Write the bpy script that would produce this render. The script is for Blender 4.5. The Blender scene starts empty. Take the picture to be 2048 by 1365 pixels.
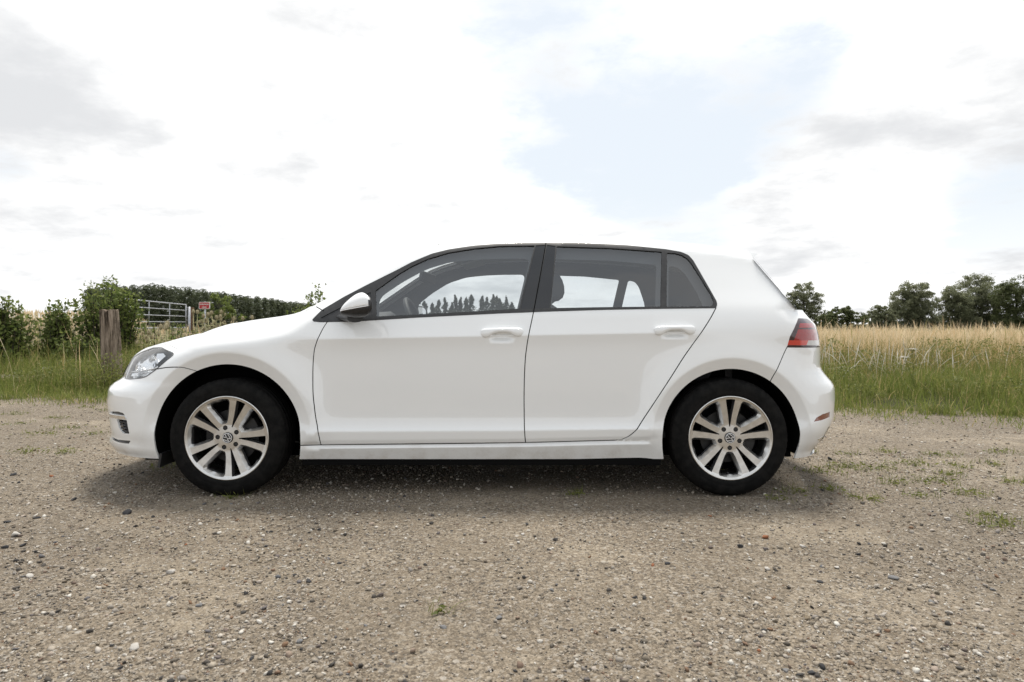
import bpy, math, random
import numpy as np
from mathutils import Vector, Matrix
from mathutils.geometry import delaunay_2d_cdt

# ------------------------------------------------------------------ camera, sky, sun, exposure
SC = bpy.context.scene
FPX, YH, CX = 1308.4, 648.0, 1024.0        # focal length / horizon / centre of the 2048 px photograph
HC = 0.905                                  # eye height above the gravel
CL = 4.285                                  # distance of the car's centre line

cam_d = bpy.data.cameras.new("camera")
cam = bpy.data.objects.new("camera", cam_d)
SC.collection.objects.link(cam)
cam.location = (0, 0, HC)
cam.rotation_euler = (math.radians(90), 0, 0)
cam_d.sensor_width = 36.0
cam_d.lens = FPX / 2048 * 36.0
cam_d.shift_y = -(682.5 - YH) / 2048
cam_d.clip_start = 0.05
cam_d.clip_end = 3000
cam_d.dof.use_dof = True
cam_d.dof.focus_distance = 3.6
cam_d.dof.aperture_fstop = 5.6
SC.camera = cam

SUN_EL, SUN_AZ = math.radians(68), math.radians(8)    # azimuth from +Y towards +X
EXPOSURE = 0.24
SKY_STRENGTH = 0.10
SUN_STRENGTH = 3.3

world = bpy.data.worlds.new("World")
SC.world = world
world.use_nodes = True


def N(nt, t, loc=None, **kw):
    n = nt.nodes.new(t)
    for k, v in kw.items():
        setattr(n, k, v)
    return n


def lk(nt, a, ao, b, bi):
    nt.links.new(a.outputs[ao], b.inputs[bi])


def mathn(nt, op, a, b=None, c=None, clamp=False):
    n = nt.nodes.new('ShaderNodeMath')
    n.operation = op
    n.use_clamp = clamp
    for i, v in enumerate((a, b, c)):
        if v is None:
            continue
        if isinstance(v, (int, float)):
            n.inputs[i].default_value = v
        else:
            nt.links.new(v, n.inputs[i])
    return n.outputs[0]


def maprange(nt, v, a, b, c=0.0, d=1.0, smooth=True):
    n = nt.nodes.new('ShaderNodeMapRange')
    n.interpolation_type = 'SMOOTHSTEP' if smooth else 'LINEAR'
    nt.links.new(v, n.inputs[0])
    for i, x in enumerate((a, b, c, d)):
        n.inputs[i + 1].default_value = x
    return n.outputs[0]


def mixc(nt, f, a, b):
    n = nt.nodes.new('ShaderNodeMix')
    n.data_type = 'RGBA'
    if isinstance(f, (int, float)):
        n.inputs[0].default_value = f
    else:
        nt.links.new(f, n.inputs[0])
    for i, v in ((6, a), (7, b)):
        if isinstance(v, (tuple, list)):
            n.inputs[i].default_value = tuple(v) + ((1,) if len(v) == 3 else ())
        else:
            nt.links.new(v, n.inputs[i])
    return n.outputs[2]


def noise(nt, vec, scale, detail=4, rough=0.55, dist=0.0):
    n = nt.nodes.new('ShaderNodeTexNoise')
    n.inputs['Scale'].default_value = scale
    n.inputs['Detail'].default_value = detail
    n.inputs['Roughness'].default_value = rough
    n.inputs['Distortion'].default_value = dist
    if vec is not None:
        nt.links.new(vec, n.inputs['Vector'])
    return n.outputs[0]


def build_sky():
    nt = world.node_tree
    for n in list(nt.nodes):
        nt.nodes.remove(n)
    out = N(nt, 'ShaderNodeOutputWorld')
    bg = N(nt, 'ShaderNodeBackground')
    lk(nt, bg, 0, out, 0)
    sky = N(nt, 'ShaderNodeTexSky', sky_type='NISHITA')
    sky.sun_disc = False
    sky.sun_elevation = SUN_EL
    sky.sun_rotation = SUN_AZ
    sky.air_density = 1.0
    sky.dust_density = 2.5
    sky.ozone_density = 1.0
    tc = N(nt, 'ShaderNodeTexCoord')
    d = tc.outputs['Generated']
    sep = N(nt, 'ShaderNodeSeparateXYZ')
    nt.links.new(d, sep.inputs[0])
    X, Y, Z = sep.outputs
    # the cloud layer: the view direction pushed on to a flattened dome
    den = mathn(nt, 'ADD', mathn(nt, 'MAXIMUM', Z, 0.0), 0.22)
    comb = N(nt, 'ShaderNodeCombineXYZ')
    nt.links.new(mathn(nt, 'DIVIDE', X, den), comb.inputs[0])
    nt.links.new(mathn(nt, 'DIVIDE', Y, den), comb.inputs[1])
    nt.links.new(mathn(nt, 'MULTIPLY', Z, 1.6), comb.inputs[2])
    P = comb.outputs[0]
    big = noise(nt, P, 0.95, 2, 0.5)
    mid = noise(nt, P, 2.6, 10, 0.62, 0.1)
    base = mathn(nt, 'ADD', mathn(nt, 'MULTIPLY', big, 0.55), mathn(nt, 'MULTIPLY', mid, 0.75))

    # a few broad openings and banks where the photographed sky has them (directions in the world)
    def lobe(px, py, width, amp, squash=1.0):
        v = Vector(((px - CX) / FPX, 1.0, (YH - py) / FPX)).normalized()
        vm = N(nt, 'ShaderNodeVectorMath', operation='SUBTRACT')
        nt.links.new(d, vm.inputs[0])
        vm.inputs[1].default_value = v
        sc = N(nt, 'ShaderNodeVectorMath', operation='MULTIPLY')
        nt.links.new(vm.outputs[0], sc.inputs[0])
        sc.inputs[1].default_value = (1.0, 1.0, squash)
        ln = N(nt, 'ShaderNodeVectorMath', operation='LENGTH')
        nt.links.new(sc.outputs[0], ln.inputs[0])
        q = mathn(nt, 'DIVIDE', ln.outputs['Value'], width)
        e = mathn(nt, 'POWER', 2.718, mathn(nt, 'MULTIPLY', mathn(nt, 'MULTIPLY', q, q), -1.0))
        return mathn(nt, 'MULTIPLY', e, amp)
    total = base
    for L in ((1330, 230, 0.21, -0.25, 0.8), (1000, 60, 0.14, -0.20, 1.2), (1980, 400, 0.10, -0.36, 1.3),
              (1640, 90, 0.10, -0.22, 1.0), (20, 345, 0.05, -0.3, 1.5), (1450, 30, 0.13, 0.22, 1.7),
              (350, 250, 0.42, 0.30, 1.0), (1850, 190, 0.17, 0.26, 1.1), (1750, 440, 0.13, 0.20, 1.6),
              (1150, 520, 0.45, 0.12, 2.5)):
        total = mathn(nt, 'ADD', total, lobe(*L))
    mask = maprange(nt, total, 0.52, 0.74)
    # soft grey undersides
    shn = noise(nt, P, 1.7, 5, 0.5)
    shade = maprange(nt, mathn(nt, 'ADD', mathn(nt, 'ADD', mathn(nt, 'MULTIPLY', mid, 0.9), mathn(nt, 'MULTIPLY', shn, 0.7)),
                               mathn(nt, 'ADD', lobe(0, 195, 0.12, 0.24, 1.4), lobe(2010, 230, 0.14, 0.14, 1.6))),
                     0.58, 1.10)
    ccol = mixc(nt, shade, (11.4, 11.35, 11.2), (6.7, 6.8, 6.95))
    veil = maprange(nt, Z, 0.0, 0.20, 0.9, 0.0)
    blue = mixc(nt, 0.80, sky.outputs[0], (8.0, 8.5, 8.95))
    blue = mixc(nt, veil, blue, (9.2, 9.35, 9.5))
    col = mixc(nt, mask, blue, ccol)
    nt.links.new(col, bg.inputs[0])
    bg.inputs[1].default_value = SKY_STRENGTH


build_sky()
sun_d = bpy.data.lights.new("sun", 'SUN')
sun = bpy.data.objects.new("sun", sun_d)
SC.collection.objects.link(sun)
sun_d.energy = SUN_STRENGTH
sun_d.angle = math.radians(15)
sun_d.color = (1.0, 0.95, 0.87)
_sv = Vector((math.sin(SUN_AZ) * math.cos(SUN_EL), math.cos(SUN_AZ) * math.cos(SUN_EL), math.sin(SUN_EL)))
sun.rotation_euler = _sv.to_track_quat('Z', 'Y').to_euler()
sun.location = (6, 8, 12)

SC.view_settings.view_transform = 'Standard'
SC.view_settings.look = 'None'
SC.view_settings.exposure = EXPOSURE
SC.view_settings.gamma = 1.0
SC.view_settings.use_curve_mapping = False
SC.render.engine = 'CYCLES'
SC.cycles.use_denoising = True
SC.cycles.max_bounces = 8
SC.cycles.transparent_max_bounces = 24
SC.cycles.caustics_reflective = False
SC.cycles.caustics_refractive = False
SC.cycles.sample_clamp_indirect = 6.0

RNG = np.random.default_rng(7)
random.seed(7)


def at(px, py, Y):
    """a pixel of the photograph at distance Y -> world point"""
    return Vector(((px - CX) * Y / FPX, Y, HC + (YH - py) * Y / FPX))


# ------------------------------------------------------------------ mesh helpers
def new_mesh(name, V, Fc, normals=None, smooth=True):
    me = bpy.data.meshes.new(name)
    V = np.asarray(V, dtype=np.float64).reshape(-1, 3)
    if isinstance(Fc, np.ndarray) and Fc.ndim == 2:
        nf, k = Fc.shape
        me.vertices.add(len(V))
        me.vertices.foreach_set('co', V.astype(np.float32).ravel())
        me.loops.add(nf * k)
        me.loops.foreach_set('vertex_index', Fc.astype(np.int32).ravel())
        me.polygons.add(nf)
        me.polygons.foreach_set('loop_start', np.arange(0, nf * k, k, dtype=np.int32))
        me.update(calc_edges=True)
    else:
        me.from_pydata([tuple(v) for v in V], [], [tuple(int(i) for i in f) for f in Fc])
        me.update()
    if smooth:
        me.polygons.foreach_set('use_smooth', np.ones(len(me.polygons), dtype=bool))
    if normals is not None:
        me.normals_split_custom_set_from_vertices([tuple(n) for n in np.asarray(normals)])
    return me


def add_obj(name, me, mat=None, parent=None, loc=None):
    o = bpy.data.objects.new(name, me)
    SC.collection.objects.link(o)
    if me is not None and mat is not None:
        if not me.materials:
            me.materials.append(mat)
    if parent is not None:
        o.parent = parent
    if loc is not None:
        o.location = loc
    return o


def empty(name, loc, rz=0.0):
    o = bpy.data.objects.new(name, None)
    SC.collection.objects.link(o)
    o.location = loc
    o.rotation_euler = (0, 0, rz)
    o.empty_display_size = 0.2
    return o


def tag(o, label=None, cat=None, group=None, kind=None):
    if label:
        o['label'] = label
    if cat:
        o['category'] = cat
    if group:
        o['group'] = group
    if kind:
        o['kind'] = kind
    return o


class MB:
    """collects shapes into one mesh"""
    def __init__(self):
        self.v, self.f = [], []

    def add(self, V, Fc):
        b = len(self.v)
        self.v.extend([tuple(map(float, v)) for v in V])
        self.f.extend([tuple(int(i) + b for i in f) for f in Fc])
        return self

    def box(self, c, s, rot=None):
        sx, sy, sz = (a / 2 for a in s)
        P = [Vector((x, y, z)) for z in (-sz, sz) for y in (-sy, sy) for x in (-sx, sx)]
        if rot is not None:
            P = [rot @ p for p in P]
        P = [p + Vector(c) for p in P]
        return self.add(P, [(0, 2, 3, 1), (4, 5, 7, 6), (0, 1, 5, 4), (2, 6, 7, 3), (0, 4, 6, 2), (1, 3, 7, 5)])

    def tube(self, pts, radii, n=8, cap=True):
        pts = [Vector(p) for p in pts]
        if isinstance(radii, (int, float)):
            radii = [radii] * len(pts)
        V, Fc = [], []
        up = None
        for i, p in enumerate(pts):
            t = (pts[min(i + 1, len(pts) - 1)] - pts[max(i - 1, 0)]).normalized()
            if up is None:
                up = Vector((0, 0, 1)) if abs(t.z) < 0.9 else Vector((1, 0, 0))
            a = t.cross(up).normalized()
            b = a.cross(t).normalized()
            up = b
            for k in range(n):
                w = 2 * math.pi * k / n
                V.append(p + (a * math.cos(w) + b * math.sin(w)) * radii[i])
        for i in range(len(pts) - 1):
            for k in range(n):
                k2 = (k + 1) % n
                Fc.append((i * n + k, i * n + k2, (i + 1) * n + k2, (i + 1) * n + k))
        if cap:
            Fc.append(tuple(range(n - 1, -1, -1)))
            m = (len(pts) - 1) * n
            Fc.append(tuple(m + k for k in range(n)))
        return self.add(V, Fc)

    def grid(self, G, closed_u=False, closed_v=False, flip=False):
        """G: [nu][nv] points"""
        nu, nv = len(G), len(G[0])
        V = [p for r in G for p in r]
        Fc = []
        for i in range(nu - (0 if closed_u else 1)):
            for j in range(nv - (0 if closed_v else 1)):
                a, b = i * nv + j, ((i + 1) % nu) * nv + j
                c, d = ((i + 1) % nu) * nv + (j + 1) % nv, i * nv + (j + 1) % nv
                Fc.append((a, d, c, b) if flip else (a, b, c, d))
        return self.add(V, Fc)

    def build(self, name, mat=None, parent=None, smooth=False, loc=None, bevel=0.0, seg=2):
        me = new_mesh(name, self.v, self.f, smooth=smooth)
        o = add_obj(name, me, mat, parent, loc)
        if bevel:
            m = o.modifiers.new('bevel', 'BEVEL')
            m.width = bevel
            m.segments = seg
            m.limit_method = 'ANGLE'
            m.angle_limit = math.radians(40)
        return o


# ------------------------------------------------------------------ materials
def principled(name, col, rough=0.5, metal=0.0, coat=0.0, spec=0.5, coat_rough=0.03):
    m = bpy.data.materials.new(name)
    m.use_nodes = True
    b = m.node_tree.nodes['Principled BSDF']
    b.inputs['Base Color'].default_value = tuple(col) + (1,)
    b.inputs['Roughness'].default_value = rough
    b.inputs['Metallic'].default_value = metal
    b.inputs['Coat Weight'].default_value = coat
    b.inputs['Coat Roughness'].default_value = coat_rough
    b.inputs['Specular IOR Level'].default_value = spec
    return m, m.node_tree, b


def vary(m, nt, b, scale, c0, c1, detail=5, bump=0.0, bscale=None, lo=0.35, hi=0.65, coord='Object'):
    tc = N(nt, 'ShaderNodeTexCoord')
    v = tc.outputs[coord]
    f = maprange(nt, noise(nt, v, scale, detail, 0.6), lo, hi)
    nt.links.new(mixc(nt, f, c0, c1), b.inputs['Base Color'])
    if bump:
        bn = N(nt, 'ShaderNodeBump')
        bn.inputs['Strength'].default_value = bump
        bn.inputs['Distance'].default_value = 0.01
        nt.links.new(noise(nt, v, bscale or scale * 3, 6, 0.6), bn.inputs['Height'])
        nt.links.new(bn.outputs[0], b.inputs['Normal'])
    return v


M = {}


def make_car_materials():
    m, nt, b = principled('white_paint', (0.82, 0.83, 0.83), 0.35, 0, 1.0, 0.5, 0.02)
    tc = N(nt, 'ShaderNodeTexCoord')
    sep = N(nt, 'ShaderNodeSeparateXYZ')
    nt.links.new(tc.outputs['Object'], sep.inputs[0])
    # road dirt: blotchy film along the bottom edge of the bodywork
    low = maprange(nt, sep.outputs[2], 0.19, 0.33, 1.0, 0.0)
    nz = maprange(nt, noise(nt, tc.outputs['Object'], 9.0, 6, 0.65), 0.42, 0.75)
    fine = maprange(nt, noise(nt, tc.outputs['Object'], 160.0, 3, 0.6), 0.55, 0.8)
    f = mathn(nt, 'MULTIPLY', low, mathn(nt, 'ADD', mathn(nt, 'MULTIPLY', nz, 0.35), mathn(nt, 'MULTIPLY', fine, 0.25)), clamp=True)
    nt.links.new(mixc(nt, f, (0.82, 0.83, 0.83), (0.34, 0.27, 0.19)), b.inputs['Base Color'])
    b.inputs['Coat IOR'].default_value = 1.75
    M['paint'] = m
    M['trim'], nt, b = principled('black_trim', (0.018, 0.018, 0.019), 0.42)
    vary(M['trim'], nt, b, 60, (0.014, 0.014, 0.015), (0.024, 0.024, 0.025))
    M['gloss_black'] = principled('gloss_black', (0.008, 0.008, 0.009), 0.06, 0, 0.5)[0]
    M['rubber'], nt, b = principled('tyre_rubber', (0.012, 0.012, 0.012), 0.72, spec=0.08)
    vary(M['rubber'], nt, b, 25, (0.006, 0.006, 0.006), (0.012, 0.0115, 0.011), bump=0.15, bscale=90)
    M['liner'] = principled('arch_liner', (0.004, 0.004, 0.004), 0.9, spec=0.1)[0]
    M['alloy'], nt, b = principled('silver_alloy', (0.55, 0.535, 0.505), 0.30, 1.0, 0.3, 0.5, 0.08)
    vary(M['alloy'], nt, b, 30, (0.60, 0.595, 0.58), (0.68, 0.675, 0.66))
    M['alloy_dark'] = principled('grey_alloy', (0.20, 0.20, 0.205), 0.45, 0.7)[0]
    M['disc'] = principled('brake_disc', (0.03, 0.03, 0.03), 0.5, 0.6)[0]
    M['chrome'] = principled('chrome', (0.82, 0.82, 0.83), 0.07, 1.0)[0]
    M['dark_metal'] = principled('dark_metal', (0.03, 0.03, 0.03), 0.5, 0.4)[0]
    M['grille'] = principled('grille_plastic', (0.012, 0.012, 0.013), 0.35)[0]
    M['seat'], nt, b = principled('seat_cloth', (0.035, 0.037, 0.042), 0.9)
    vary(M['seat'], nt, b, 200, (0.025, 0.027, 0.03), (0.05, 0.052, 0.058), bump=0.2)
    M['dash'], nt, b = principled('dashboard_plastic', (0.02, 0.021, 0.021), 0.6)
    vary(M['dash'], nt, b, 300, (0.016, 0.017, 0.017), (0.028, 0.029, 0.029), bump=0.15)
    M['lining'], nt, b = principled('headliner_cloth', (0.34, 0.34, 0.335), 0.9)
    vary(M['lining'], nt, b, 250, (0.32, 0.32, 0.315), (0.36, 0.36, 0.355))
    M['frame_lining'] = principled('frame_lining', (0.075, 0.077, 0.08), 0.8)[0]
    M['edge_blue'] = principled('tinted_glass_edge', (0.02, 0.05, 0.09), 0.4, spec=0.2)[0]

    def glass(name, tint, refl=1.0, rough=0.0):
        m = bpy.data.materials.new(name)
        m.use_nodes = True
        nt = m.node_tree
        for n in list(nt.nodes):
            nt.nodes.remove(n)
        out = N(nt, 'ShaderNodeOutputMaterial')
        tr = N(nt, 'ShaderNodeBsdfTransparent')
        tr.inputs[0].default_value = tuple(tint) + (1,)
        gl = N(nt, 'ShaderNodeBsdfGlossy')
        gl.inputs['Roughness'].default_value = rough
        gl.inputs['Color'].default_value = (1, 1, 1, 1)
        ge = N(nt, 'ShaderNodeNewGeometry')
        dp = N(nt, 'ShaderNodeVectorMath', operation='DOT_PRODUCT')
        nt.links.new(ge.outputs['Incoming'], dp.inputs[0])
        nt.links.new(ge.outputs['Normal'], dp.inputs[1])
        g1 = mathn(nt, 'SUBTRACT', 1.0, mathn(nt, 'ABSOLUTE', dp.outputs['Value']), clamp=True)
        f = mathn(nt, 'ADD', mathn(nt, 'MULTIPLY', mathn(nt, 'POWER', g1, 5.0), 0.85), 0.082 * refl, clamp=True)
        mx = N(nt, 'ShaderNodeMixShader')
        nt.links.new(f, mx.inputs[0])
        lk(nt, tr, 0, mx, 1)
        lk(nt, gl, 0, mx, 2)
        lk(nt, mx, 0, out, 0)
        return m
    M['glass'] = glass('window_glass', (0.85, 0.88, 0.89), 1.45)
    M['lens'] = glass('clear_lens', (0.93, 0.94, 0.95))
    M['windscreen'] = glass('windscreen_glass', (0.88, 0.90, 0.89))

    def lens(name, c, rough=0.12):
        m, nt, b = principled(name, c, rough, 0, 1.0)
        tc = N(nt, 'ShaderNodeTexCoord')
        wv = N(nt, 'ShaderNodeTexWave')
        wv.inputs['Scale'].default_value = 60
        wv.inputs['Distortion'].default_value = 0.6
        nt.links.new(tc.outputs['Object'], wv.inputs['Vector'])
        nt.links.new(mixc(nt, wv.outputs[1], c, tuple(x * 0.75 for x in c)), b.inputs['Base Color'])
        return m
    M['lamp_red'] = lens('red_lamp', (0.33, 0.006, 0.008))
    M['lamp_bright'] = lens('bright_red_lamp', (0.62, 0.05, 0.028))
    M['lamp_dark'] = lens('smoked_red_lamp', (0.035, 0.004, 0.008))
    M['lamp_clear'] = lens('clear_lamp', (0.55, 0.53, 0.50))
    M['lamp_orange'] = lens('amber_reflector', (0.20, 0.035, 0.008))
    m, nt, b = principled('lamp_reflector', (0.86, 0.87, 0.88), 0.22, 0.75)
    M['reflector'] = m


make_car_materials()
# ------------------------------------------------------------------ the car
# car coordinates: x as in the world, y = half-width towards the camera, z up; world = (x, CL - y, z)
CAR_X = -0.174
car = empty('parked_car', (CAR_X, CL, 0.0))
tag(car, 'clean white five-door hatchback parked side-on on the gravel', 'car')


def gsmooth(a, s):
    """gaussian smoothing of a 1-D table, s in samples"""
    r = int(4 * s) + 1
    k = np.exp(-0.5 * (np.arange(-r, r + 1) / s) ** 2)
    k /= k.sum()
    p = np.concatenate([np.linspace(a[0] - r * (a[1] - a[0]), a[0], r, endpoint=False), a,
                        np.linspace(a[-1], a[-1] + r * (a[-1] - a[-2]), r + 1)[1:]])
    return np.convolve(p, k, mode='valid')


def cubic(xs, ys, xq):
    """natural cubic spline"""
    xs, ys = np.asarray(xs, float), np.asarray(ys, float)
    n = len(xs)
    h = np.diff(xs)
    A = np.zeros((n, n))
    r = np.zeros(n)
    A[0, 0] = A[-1, -1] = 1
    for i in range(1, n - 1):
        A[i, i - 1], A[i, i], A[i, i + 1] = h[i - 1], 2 * (h[i - 1] + h[i]), h[i]
        r[i] = 6 * ((ys[i + 1] - ys[i]) / h[i] - (ys[i] - ys[i - 1]) / h[i - 1])
    m = np.linalg.solve(A, r)
    xq = np.asarray(xq, float)
    i = np.clip(np.searchsorted(xs, xq) - 1, 0, n - 2)
    a = (xs[i + 1] - xq) / h[i]
    b = (xq - xs[i]) / h[i]
    return a * ys[i] + b * ys[i + 1] + ((a ** 3 - a) * m[i] + (b ** 3 - b) * m[i + 1]) * h[i] ** 2 / 6


def sstep(x, a, b):
    t = np.clip((x - a) / (b - a), 0, 1)
    return t * t * (3 - 2 * t)


ZT = np.arange(0.10, 1.6001, 0.001)
_lo = ([0.10, 0.19, 0.255, 0.274, 0.278, 0.30, 0.343], [0.80, 0.838, 0.866, 0.852, 0.867, 0.874, 0.8785])
_md = ([0.343, 0.36, 0.385, 0.43, 0.52, 0.62, 0.72, 0.79, 0.833], [0.8795, 0.8690, 0.8615, 0.8585, 0.8600, 0.8625, 0.8645, 0.8695, 0.8775])
_hi = ([0.833, 0.86, 0.90, 0.935, 0.955, 1.0, 1.1, 1.2, 1.3, 1.345, 1.40, 1.50, 1.6],
       [0.8775, 0.8675, 0.8530, 0.8405, 0.8315, 0.806, 0.754, 0.699, 0.639, 0.609, 0.568, 0.49, 0.41])
_w = np.where(ZT < 0.343, np.interp(ZT, *_lo), np.where(ZT < 0.833, cubic(*_md, ZT), cubic(*_hi, ZT)))
W_SHARP = gsmooth(_w, 1.4)
W_SOFT = gsmooth(np.where(ZT < 0.30, np.interp(ZT, [0.1, 0.19, 0.30], [0.80, 0.846, 0.872]), _w), 32)

FW = (-1.4917, 0.307)      # wheel centres (x, z)
RW = (1.1480, 0.307)
RO_F, RO_R = 0.386, 0.362  # arch openings
WHEEL_X = (-1.4917, 1.1430)


def shoulder_z(x):
    return 0.826 + (x + 0.98) / 1.95 * 0.036


def sill_z(x):
    return np.interp(x, [-1.2, -0.9956, 0.07, 0.56, 0.8], [0.2706, 0.2726, 0.2844, 0.2975, 0.300])


def belt_z(x):
    return 0.945 + (x + 0.7) / 1.7 * 0.045


def flare(x, z, c, ro, rf, amp):
    r = np.hypot(x - c[0], z - c[1])
    out = amp * np.exp(-((r - rf) / 0.085) ** 2)
    inn = amp * (1 - 1.15 * (rf - r) / (rf - ro))
    d = r - rf
    s = 0.5 * (1 + d / np.sqrt(d * d + 0.005 ** 2))
    return (s * out + (1 - s) * np.maximum(inn, -0.3 * amp)) * sstep(z, 0.20, 0.42)


HANDLES = []   # filled below: (x, z) of the finger bowls


def side(x, z):
    x = np.asarray(x, float)
    z = np.asarray(z, float)
    zs, zb = shoulder_z(x), belt_z(x)
    zl = sill_z(x)
    zlow = np.where(z < zl, 0.1 + (z - 0.1) * (0.276 - 0.1) / (zl - 0.1), 0.276 + (z - zl) * (0.42 - 0.276) / (0.42 - zl))
    zc = np.where(z < 0.42, zlow,
                  np.where(z < zs, 0.42 + (z - 0.42) * (0.833 - 0.42) / (zs - 0.42),
                           np.where(z < zb, 0.833 + (z - zs) * (0.955 - 0.833) / (zb - zs), 0.955 + (z - zb))))
    ws = np.interp(zc, ZT, W_SHARP)
    wf = np.interp(zc, ZT, W_SOFT)
    fade = sstep(x, -1.30, -0.86) * (1 - sstep(x, 0.80, 1.12))
    lowf = sstep(x, -1.14, -1.0) * (1 - sstep(x, 0.66, 0.80))
    kz = sstep(z, 0.40, 0.62)
    f = lowf * (1 - kz) + fade * kz
    w = ws * f + wf * (1 - f)
    up = sstep(z, 0.90, 1.25)
    w = w * (1 - 0.010 * ((x + 0.1) / 1.5) ** 2)
    w = w * (1 - up * 0.05 * np.clip((-x - 0.1) / 0.9, 0, 1.3) ** 2)
    w = w * (1 - up * 0.055 * np.clip((x - 0.3) / 1.1, 0, 1.6) ** 2)
    w = w + flare(x, z, FW, RO_F, 0.446, 0.021) + flare(x, z, RW, RO_R, 0.418, 0.021)
    for hx, hz in HANDLES:
        w = w - 0.022 * np.exp(-((x - hx) / 0.056) ** 4 - ((z - hz) / 0.022) ** 4)
    # crown towards the upper edge of the side
    zt = np.interp(x, TOPX, TOPZ)
    cs = np.interp(x, TOPX, TOPC)
    d = np.clip(1 - (zt - z) * cs / np.interp(x, [-1.2, -0.9], [0.085, 0.055]), 0, 1.4)
    w = w - np.interp(x, [-1.2, -0.9], [0.050, 0.038]) * d ** 2.2
    return w


TOPX, TOPZ, TOPC = np.array([-9.0, 9.0]), np.array([9.0, 9.0]), np.array([1.0, 1.0])
# front and rear faces: where the nose and the tail lie at each height
ZF = np.arange(0.10, 1.6001, 0.002)
XFT = np.full(len(ZF), -2.25)
XRT = np.full(len(ZF), 1.9)
LF, LR = 0.62, 0.34


def XF(z):
    return np.interp(z, ZF, XFT)


def XR(z):
    return np.interp(z, ZF, XRT)


def ring(q, z):
    q = np.asarray(q, float)
    z = np.asarray(z, float)
    xf, xr = XF(z), XR(z)
    tf = np.clip((q - xf) / LF, 0, 1) * math.pi / 2
    tr = np.clip((xr - q) / LR, 0, 1) * math.pi / 2
    x = np.where(q < xf + LF, xf + LF * (1 - np.cos(tf)), np.where(q > xr - LR, xr - LR * (1 - np.cos(tr)), q))
    fac = np.where(q < xf + LF, np.sin(tf), 1.0) * np.where(q > xr - LR, np.sin(tr) ** 0.72, 1.0)
    return x, side(x, z) * fac, z + 0 * q


def ring_n(q, z, e=0.0015):
    """outward unit normal (car coords)"""
    q = np.asarray(q, float)
    z = np.asarray(z, float)
    lo, hi = XF(z) + 1e-4, XR(z) - 1e-4
    qa, qb = np.clip(q - e, lo, hi), np.clip(q + e, lo, hi)
    A, B = np.stack(ring(qa, z), -1), np.stack(ring(qb, z), -1)
    C, D = np.stack(ring(q, z - e), -1), np.stack(ring(q, z + e), -1)
    n = np.cross(D - C, B - A)
    n /= np.maximum(np.linalg.norm(n, axis=-1, keepdims=True), 1e-12)
    return n


def proj(x, y, z):
    Y = CL - y
    return CX + FPX * x / Y, YH - FPX * (z - HC) / Y


def inv(pts):
    """pixels of the photograph -> (q, z) on the near side of the ring"""
    P = np.asarray(pts, float)
    w = np.full(len(P), 0.84)
    for _ in range(6):
        Y = CL - w
        x = (P[:, 0] - CX) * Y / FPX
        z = HC + (YH - P[:, 1]) * Y / FPX
        w = 0.5 * w + 0.5 * np.clip(side(x, z), 0.4, 0.95)
    q = x.copy()
    q = np.clip(q, XF(z) + 0.2, XR(z) - 0.06)
    for _ in range(40):
        a = np.stack(proj(*ring(q, z)), -1)
        e = 1e-4
        jq = (np.stack(proj(*ring(q + e, z)), -1) - a) / e
        jz = (np.stack(proj(*ring(q, z + e)), -1) - a) / e
        det = jq[:, 0] * jz[:, 1] - jq[:, 1] * jz[:, 0]
        det = np.where(np.abs(det) < 500, np.sign(det + 1e-9) * 500, det)
        r = P - a
        dq = (r[:, 0] * jz[:, 1] - r[:, 1] * jz[:, 0]) / det
        dz = (jq[:, 0] * r[:, 1] - jq[:, 1] * r[:, 0]) / det
        q = q + np.clip(dq, -0.05, 0.05) * 0.8
        z = z + np.clip(dz, -0.05, 0.05) * 0.8
        q = np.clip(q, XF(z) + 0.02, XR(z) - 0.02)
    return np.stack([q, z], -1)


def fit_profiles():
    """solve the nose and tail so that their outlines fall where the photograph shows them"""
    global XFT, XRT
    front = [(296, 693), (280, 702), (268, 712), (259, 726), (250, 744), (245.5, 757), (231, 764), (217.5, 775), (215, 783), (214, 803), (215.5, 820),
             (217, 829), (218.5, 838), (220.5, 855), (223, 867), (221, 874), (215.5, 882), (227, 892)]
    rear = [(1604, 621), (1621, 640), (1630, 648), (1637, 668), (1641, 692), (1641, 733), (1646, 744), (1656, 756), (1667, 768),
            (1670, 778), (1670.5, 800), (1668, 833), (1661, 852), (1650, 875), (1630, 893)]
    th = np.linspace(0.05, math.pi / 2, 60)
    for pts, is_front in ((front, True), (rear, False)):
        zs, xs = [], []
        for px, py in pts:
            Y = 3.75
            xo = -2.25 if is_front else 1.9
            for _ in range(12):
                z = HC + (YH - py) * Y / FPX
                if is_front:
                    x = xo + LF * (1 - np.cos(th))
                    yy = side(x, np.full_like(x, z)) * np.sin(th)
                else:
                    x = xo - LR * (1 - np.cos(th))
                    yy = side(x, np.full_like(x, z)) * np.sin(th) ** 0.72
                u = CX + FPX * x / (CL - yy)
                k = int(np.argmin(u)) if is_front else int(np.argmax(u))
                Y = CL - yy[k]
                xo += (px - u[k]) * Y / FPX
            zs.append(z)
            xs.append(xo)
        o = np.argsort(zs)
        zs, xs = np.array(zs)[o], np.array(xs)[o]
        zs = np.maximum.accumulate(zs + np.arange(len(zs)) * 1e-5)
        t = np.interp(ZF, zs, xs)
        if is_front:
            XFT = gsmooth(t, 2.5)
        else:
            # above the tail lamps the sides follow the sloping edge of the rear window
            ez = np.array([0.985, 1.06, 1.17, 1.28, 1.42])
            ex = np.array([xs[-1], 1.82, 1.75, 1.68, 1.62])
            t = np.where(ZF > 0.985, np.interp(ZF, ez, ex), t)
            XRT = gsmooth(t, 3.0)


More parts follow.
